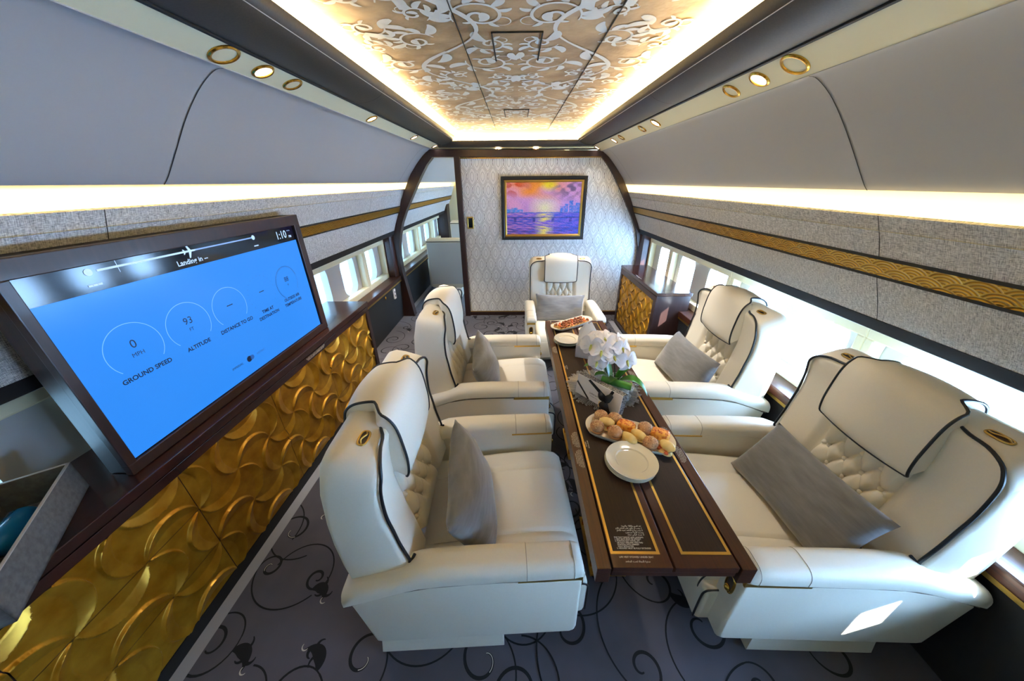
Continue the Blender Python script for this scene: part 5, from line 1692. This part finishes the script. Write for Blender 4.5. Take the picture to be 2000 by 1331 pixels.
# ------------------------------------------------------------------ silver filigree mat
mt = MB(); r_ = random.Random(12)
mcx, mcy = 0.418, 1.305
for k in range(110):
    a = 2 * PI * k / 110 + r_.uniform(-0.01, 0.01)
    r1 = r_.uniform(0.150, 0.178); r0 = r_.uniform(0.03, 0.11); da = 0.018
    pts = []
    for q in range(9):
        t = q / 8; rr = lerp(r0, r1, t); pts.append((mcx + rr * math.cos(a - da * (0.4 + 0.6 * t)), mcy + rr * math.sin(a - da * (0.4 + 0.6 * t)), TZ + 0.0022))
    for q in range(1, 4):
        b = a - da + da * q / 2; pts.append((mcx + (r1 + 0.006 * math.sin(PI * q / 4)) * math.cos(b), mcy + (r1 + 0.006 * math.sin(PI * q / 4)) * math.sin(b), TZ + 0.0022))
    for q in range(9):
        t = 1 - q / 8; rr = lerp(r0, r1, t); pts.append((mcx + rr * math.cos(a + da * (0.4 + 0.6 * t)), mcy + rr * math.sin(a + da * (0.4 + 0.6 * t)), TZ + 0.0022))
    mt.tube(pts, 0.0011, 4)
for rr in (0.05, 0.10):
    mt.tube([(mcx + rr * math.cos(k * PI / 24), mcy + rr * math.sin(k * PI / 24), TZ + 0.0022) for k in range(48)], 0.0012, 4, closed=True)
tag(part('placemat', mt, silver, smooth=True), 'round silver filigree mat under the orchid and gift box', 'placemat')

# ------------------------------------------------------------------ gift box
gv = Vector((0.154, -0.183, 0)).normalized()
gb = thing('gift_box', 'white chocolate box with black ribbon standing in front of the orchid', 'gift box', (0.354, 1.180, TZ + 0.0035), math.atan2(gv.y, gv.x))
GL, GH, GD = 0.118, 0.098, 0.034
tilt = Matrix.Rotation(R_(-8), 4, 'X')
def G(name, mb, m, par=None, **k):
    mb.v = [tuple(tilt @ Vector(p)) for p in mb.v]
    return part(name, mb, m, par or gb, **k)
e = MB(); e.rbox(-GL, GL, 0.0, GD, 0.0, GH, 0.0015); G('carton', e, paper_m)
dam = mat('black_damask_paper', srgb(40, 38, 36), 0.5)
noise_color(dam, srgb(24, 22, 22), srgb(150, 146, 138), nscale=190, detail=2, lo=0.47, hi=0.55)
e = MB(); e.box(-GL - 0.0006, GL + 0.0006, 0.002, GD + 0.0006, GH - 0.002, GH + 0.0008); e.box(GL - 0.001, GL + 0.001, 0.002, GD, 0.001, GH); G('damask_edge', e, dam)
e = MB(); y = -0.0010
for (a, b, w) in (((-GL, GH * 0.62), (-GL * 0.34, 0.0), 0.011), ((-GL * 0.46, GH), (GL * 0.45, GH * 0.45), 0.020), ((GL * 0.60, GH), (GL * 0.30, 0.0), 0.014)):
    dx, dz = b[0] - a[0], b[1] - a[1]; l = math.hypot(dx, dz); nx, nz = -dz / l * w / 2, dx / l * w / 2
    q = [(a[0] + nx, a[1] + nz), (b[0] + nx, b[1] + nz), (b[0] - nx, b[1] - nz), (a[0] - nx, a[1] - nz)]
    q = [(max(-GL, min(GL, u)), max(0, min(GH, v))) for u, v in q]
    e.loft([[(u, y, v) for u, v in q], [(u, 0.0004, v) for u, v in q]])
G('ribbon', e, piping)
e = MB()
kx, kz = GL * 0.45, GH * 0.42
e.ball((kx, -0.010, kz), 0.010, 0.008, 0.011, 12)
for (ax, az, ln) in ((-0.9, 0.75, 0.050), (0.55, 1.0, 0.048), (0.55, -1.0, 0.058), (-0.35, -1.0, 0.046)):
    l = math.hypot(ax, az); d = (ax / l, az / l); n_ = (-d[1], d[0])
    rr = []
    for q in range(7):
        t = q / 6; w = 0.005 + 0.011 * math.sin(PI * min(1, t * 0.8 + 0.1)); c = (kx + d[0] * ln * t, -0.010 - 0.010 * math.sin(PI * t), kz + d[1] * ln * t)
        rr.append([(c[0] + n_[0] * w, c[1] - 0.002, c[2] + n_[1] * w), (c[0], c[1] - 0.005, c[2]), (c[0] - n_[0] * w, c[1] - 0.002, c[2] - n_[1] * w), (c[0], c[1] + 0.001, c[2])])
    e.loft(rr)
G('bow', e, piping, smooth=True)
m4 = tilt @ Matrix.Translation((-0.016, -0.0012, GH * 0.37)) @ Matrix.Rotation(R_(90), 4, 'X')
text('lettering', "L\u00e4derach", 0.0125, m4, black_text, gb)
m4 = tilt @ Matrix.Translation((-0.014, -0.0012, GH * 0.24)) @ Matrix.Rotation(R_(90), 4, 'X')
text('lettering', "chocolatier suisse", 0.0055, m4, black_text, gb)
e = MB(); e.rbox(GL * 0.2, GL * 0.2 + 0.03, -0.016, -0.0145, 0.004, 0.030, 0.0005); G('gift_tag', e, bread_y)

# ------------------------------------------------------------------ orchid
vx, vy = 0.448, 1.262
vrot = math.atan2(gv.y, gv.x)
vs_ = thing('glass_vase', 'clear rectangular glass vase of white pebbles behind the gift box', 'vase', (vx, vy, TZ + 0.0035), vrot)
VL, VW, VH = 0.105, 0.036, 0.085
e = MB(); g = 0.004
e.box(-VL, VL, -VW, -VW + g, 0, VH); e.box(-VL, VL, VW - g, VW, 0, VH); e.box(-VL, -VL + g, -VW, VW, 0, VH); e.box(VL - g, VL, -VW, VW, 0, VH); e.box(-VL, VL, -VW, VW, 0, 0.008)
part('glass_walls', e, vase_glass, vs_)
e = MB(); r_ = random.Random(4)
for k in range(260):
    e.ball((r_.uniform(-VL + 0.014, VL - 0.014), r_.uniform(-VW + 0.013, VW - 0.013), r_.uniform(0.014, 0.074)), 0.0095, 0.0085, 0.007, 8, Matrix.Rotation(r_.uniform(0, 3), 3, 'Z') @ Matrix.Rotation(r_.uniform(0, 1), 3, 'X'))
o = part('pebbles', e, pebble_m, vs_, smooth=True); o['kind'] = 'stuff'
orc = thing('orchid', 'white orchid with dark stem and green leaves in the glass vase', 'orchid', (vx, vy, TZ + 0.05))
OO = Vector((vx, vy, TZ + 0.05))
stem_pts = interp([(0.452, 1.255, 0.745), (0.448, 1.262, 0.82), (0.436, 1.275, 0.885), (0.424, 1.285, 0.925), (0.400, 1.30, 0.950), (0.360, 1.315, 0.962)], 30)
e = MB(); e.tube([tuple(p - OO) for p in stem_pts], 0.0032, 7); st = part('stem', e, stem_m, orc, smooth=True)
def leafblade(pts, w, m=green, fold=0.35):
    P_ = interp(pts, 18); e = MB(); rings = []
    for i, p in enumerate(P_):
        d = (P_[min(i + 1, 17)] - P_[max(i - 1, 0)]).normalized(); sd = d.cross(Vector((0, 0, 1)))
        if sd.length < 1e-3: sd = Vector((1, 0, 0))
        sd.normalize(); up = sd.cross(d)
        t = i / 17; ww = w * (math.sin(PI * (0.12 + 0.88 * t)) ** 0.8) + 0.0008
        p = p - OO
        rings.append([tuple(p - sd * ww + up * ww * fold), tuple(p - up * 0.001), tuple(p + sd * ww + up * ww * fold), tuple(p + up * 0.0012)])
    e.loft(rings); return e
for pts, w in ((((0.44, 1.27, 0.775), (0.40, 1.29, 0.82), (0.35, 1.30, 0.835), (0.315, 1.30, 0.825)), 0.020),
               (((0.44, 1.28, 0.775), (0.42, 1.30, 0.83), (0.405, 1.31, 0.87), (0.40, 1.315, 0.895)), 0.024),
               (((0.46, 1.26, 0.775), (0.49, 1.27, 0.82), (0.52, 1.28, 0.845), (0.545, 1.285, 0.85)), 0.022),
               (((0.46, 1.25, 0.775), (0.48, 1.25, 0.83), (0.50, 1.255, 0.86), (0.505, 1.26, 0.885)), 0.020),
               (((0.47, 1.24, 0.785), (0.51, 1.22, 0.805), (0.55, 1.205, 0.785), (0.585, 1.19, 0.735)), 0.026),
               (((0.43, 1.25, 0.775), (0.40, 1.25, 0.81), (0.37, 1.25, 0.815), (0.355, 1.25, 0.805)), 0.016),
               (((0.45, 1.24, 0.775), (0.44, 1.225, 0.81), (0.425, 1.21, 0.815), (0.41, 1.20, 0.80)), 0.018)):
    part('leaf', leafblade(pts, w), green, orc, smooth=True)
# rolled leaf lying across the vase
e = MB(); a = Vector((0.385, 1.235, 0.800)) - OO; b = Vector((0.500, 1.175, 0.795)) - OO
e.tube([tuple(a.lerp(b, t / 10)) for t in range(11)], 0.0165, 14); part('leaf_roll', e, green, orc, smooth=True)
def flower(c, look, size, seed):
    """five petals and a lip; look = the way the bloom faces"""
    r = random.Random(seed)
    c = Vector(c) - OO; w = Vector(look).normalized(); u = Vector((0, 0, 1)).cross(w)
    u = u.normalized() if u.length > 1e-3 else Vector((1, 0, 0)); v = w.cross(u)
    root = None
    spec = [(90, 0.9, 0.60), (90 + 72 * 1, 0.92, 1.15), (90 - 72, 0.92, 1.15), (234, 0.85, 0.62), (306, 0.85, 0.62)]
    e = MB()
    for k, (ang, ln, wd) in enumerate(spec):
        a = R_(ang + r.uniform(-6, 6)); d = u * math.cos(a) + v * math.sin(a); n_ = w.cross(d)
        rings = []
        L = size * ln * 0.55; Wp = size * wd * 0.27
        for i in range(9):
            t = i / 8
            ww = Wp * (math.sin(PI * min(1.0, 0.06 + 0.94 * t)) ** 0.55) * (0.55 + 0.45 * min(1, t * 2.2)) + 0.0006
            bend = size * (0.10 * math.sin(PI * t * 0.9) - 0.16 * t * t) + (0.003 if k in (1, 2) else 0)
            p = c + d * (L * t) + w * bend
            row = []
            for q in (-1, -0.5, 0, 0.5, 1): row.append(tuple(p + n_ * ww * q + w * (size * 0.05 * q * q)))
            for q in (1, 0.5, 0, -0.5, -1): row.append(tuple(p + n_ * ww * q * 0.98 + w * (size * 0.05 * q * q - 0.0012)))
            rings.append(row)
        e.loft(rings)
    f = part('flower', e, petal, orc, smooth=True, angle=80)
    l = MB(); l.tube([tuple(c + w * (0.004 + 0.014 * t) - v * (size * 0.22 * t)) for t in (0, 0.3, 0.6, 1.0)], [0.0045, 0.006, 0.005, 0.0015], 8)
    l.ball(tuple(c + w * 0.008), 0.005, 0.005, 0.005, 8)
    part('lip', l, petal_y, f, smooth=True)
    s_ = min(stem_pts, key=lambda p: (p - OO - c).length) - OO
    k_ = MB(); k_.tube([tuple(s_), tuple((s_ + c) / 2 + Vector((0, 0, 0.006))), tuple(c - w * 0.004)], 0.0016, 5)
    part('flower_stalk', k_, green, f, smooth=True)
for i, (c, lk, sz) in enumerate([((0.334, 1.28, 0.945), (-0.5, -0.8, 0.35), 0.112), ((0.395, 1.315, 0.958), (0.1, -0.5, 0.9), 0.114), ((0.440, 1.280, 0.958), (0.45, -0.6, 0.6), 0.110),
                                  ((0.372, 1.250, 0.930), (-0.25, -0.85, 0.5), 0.110), ((0.462, 1.262, 0.940), (0.5, -0.8, 0.3), 0.104), ((0.482, 1.235, 0.893), (0.3, -0.95, 0.2), 0.110),
                                  ((0.362, 1.255, 0.875), (-0.5, -0.85, 0.1), 0.094), ((0.352, 1.32, 0.955), (-0.4, -0.4, 0.8), 0.095), ((0.425, 1.235, 0.912), (0.1, -0.95, 0.4), 0.08)]):
    flower(c, lk, sz, i)
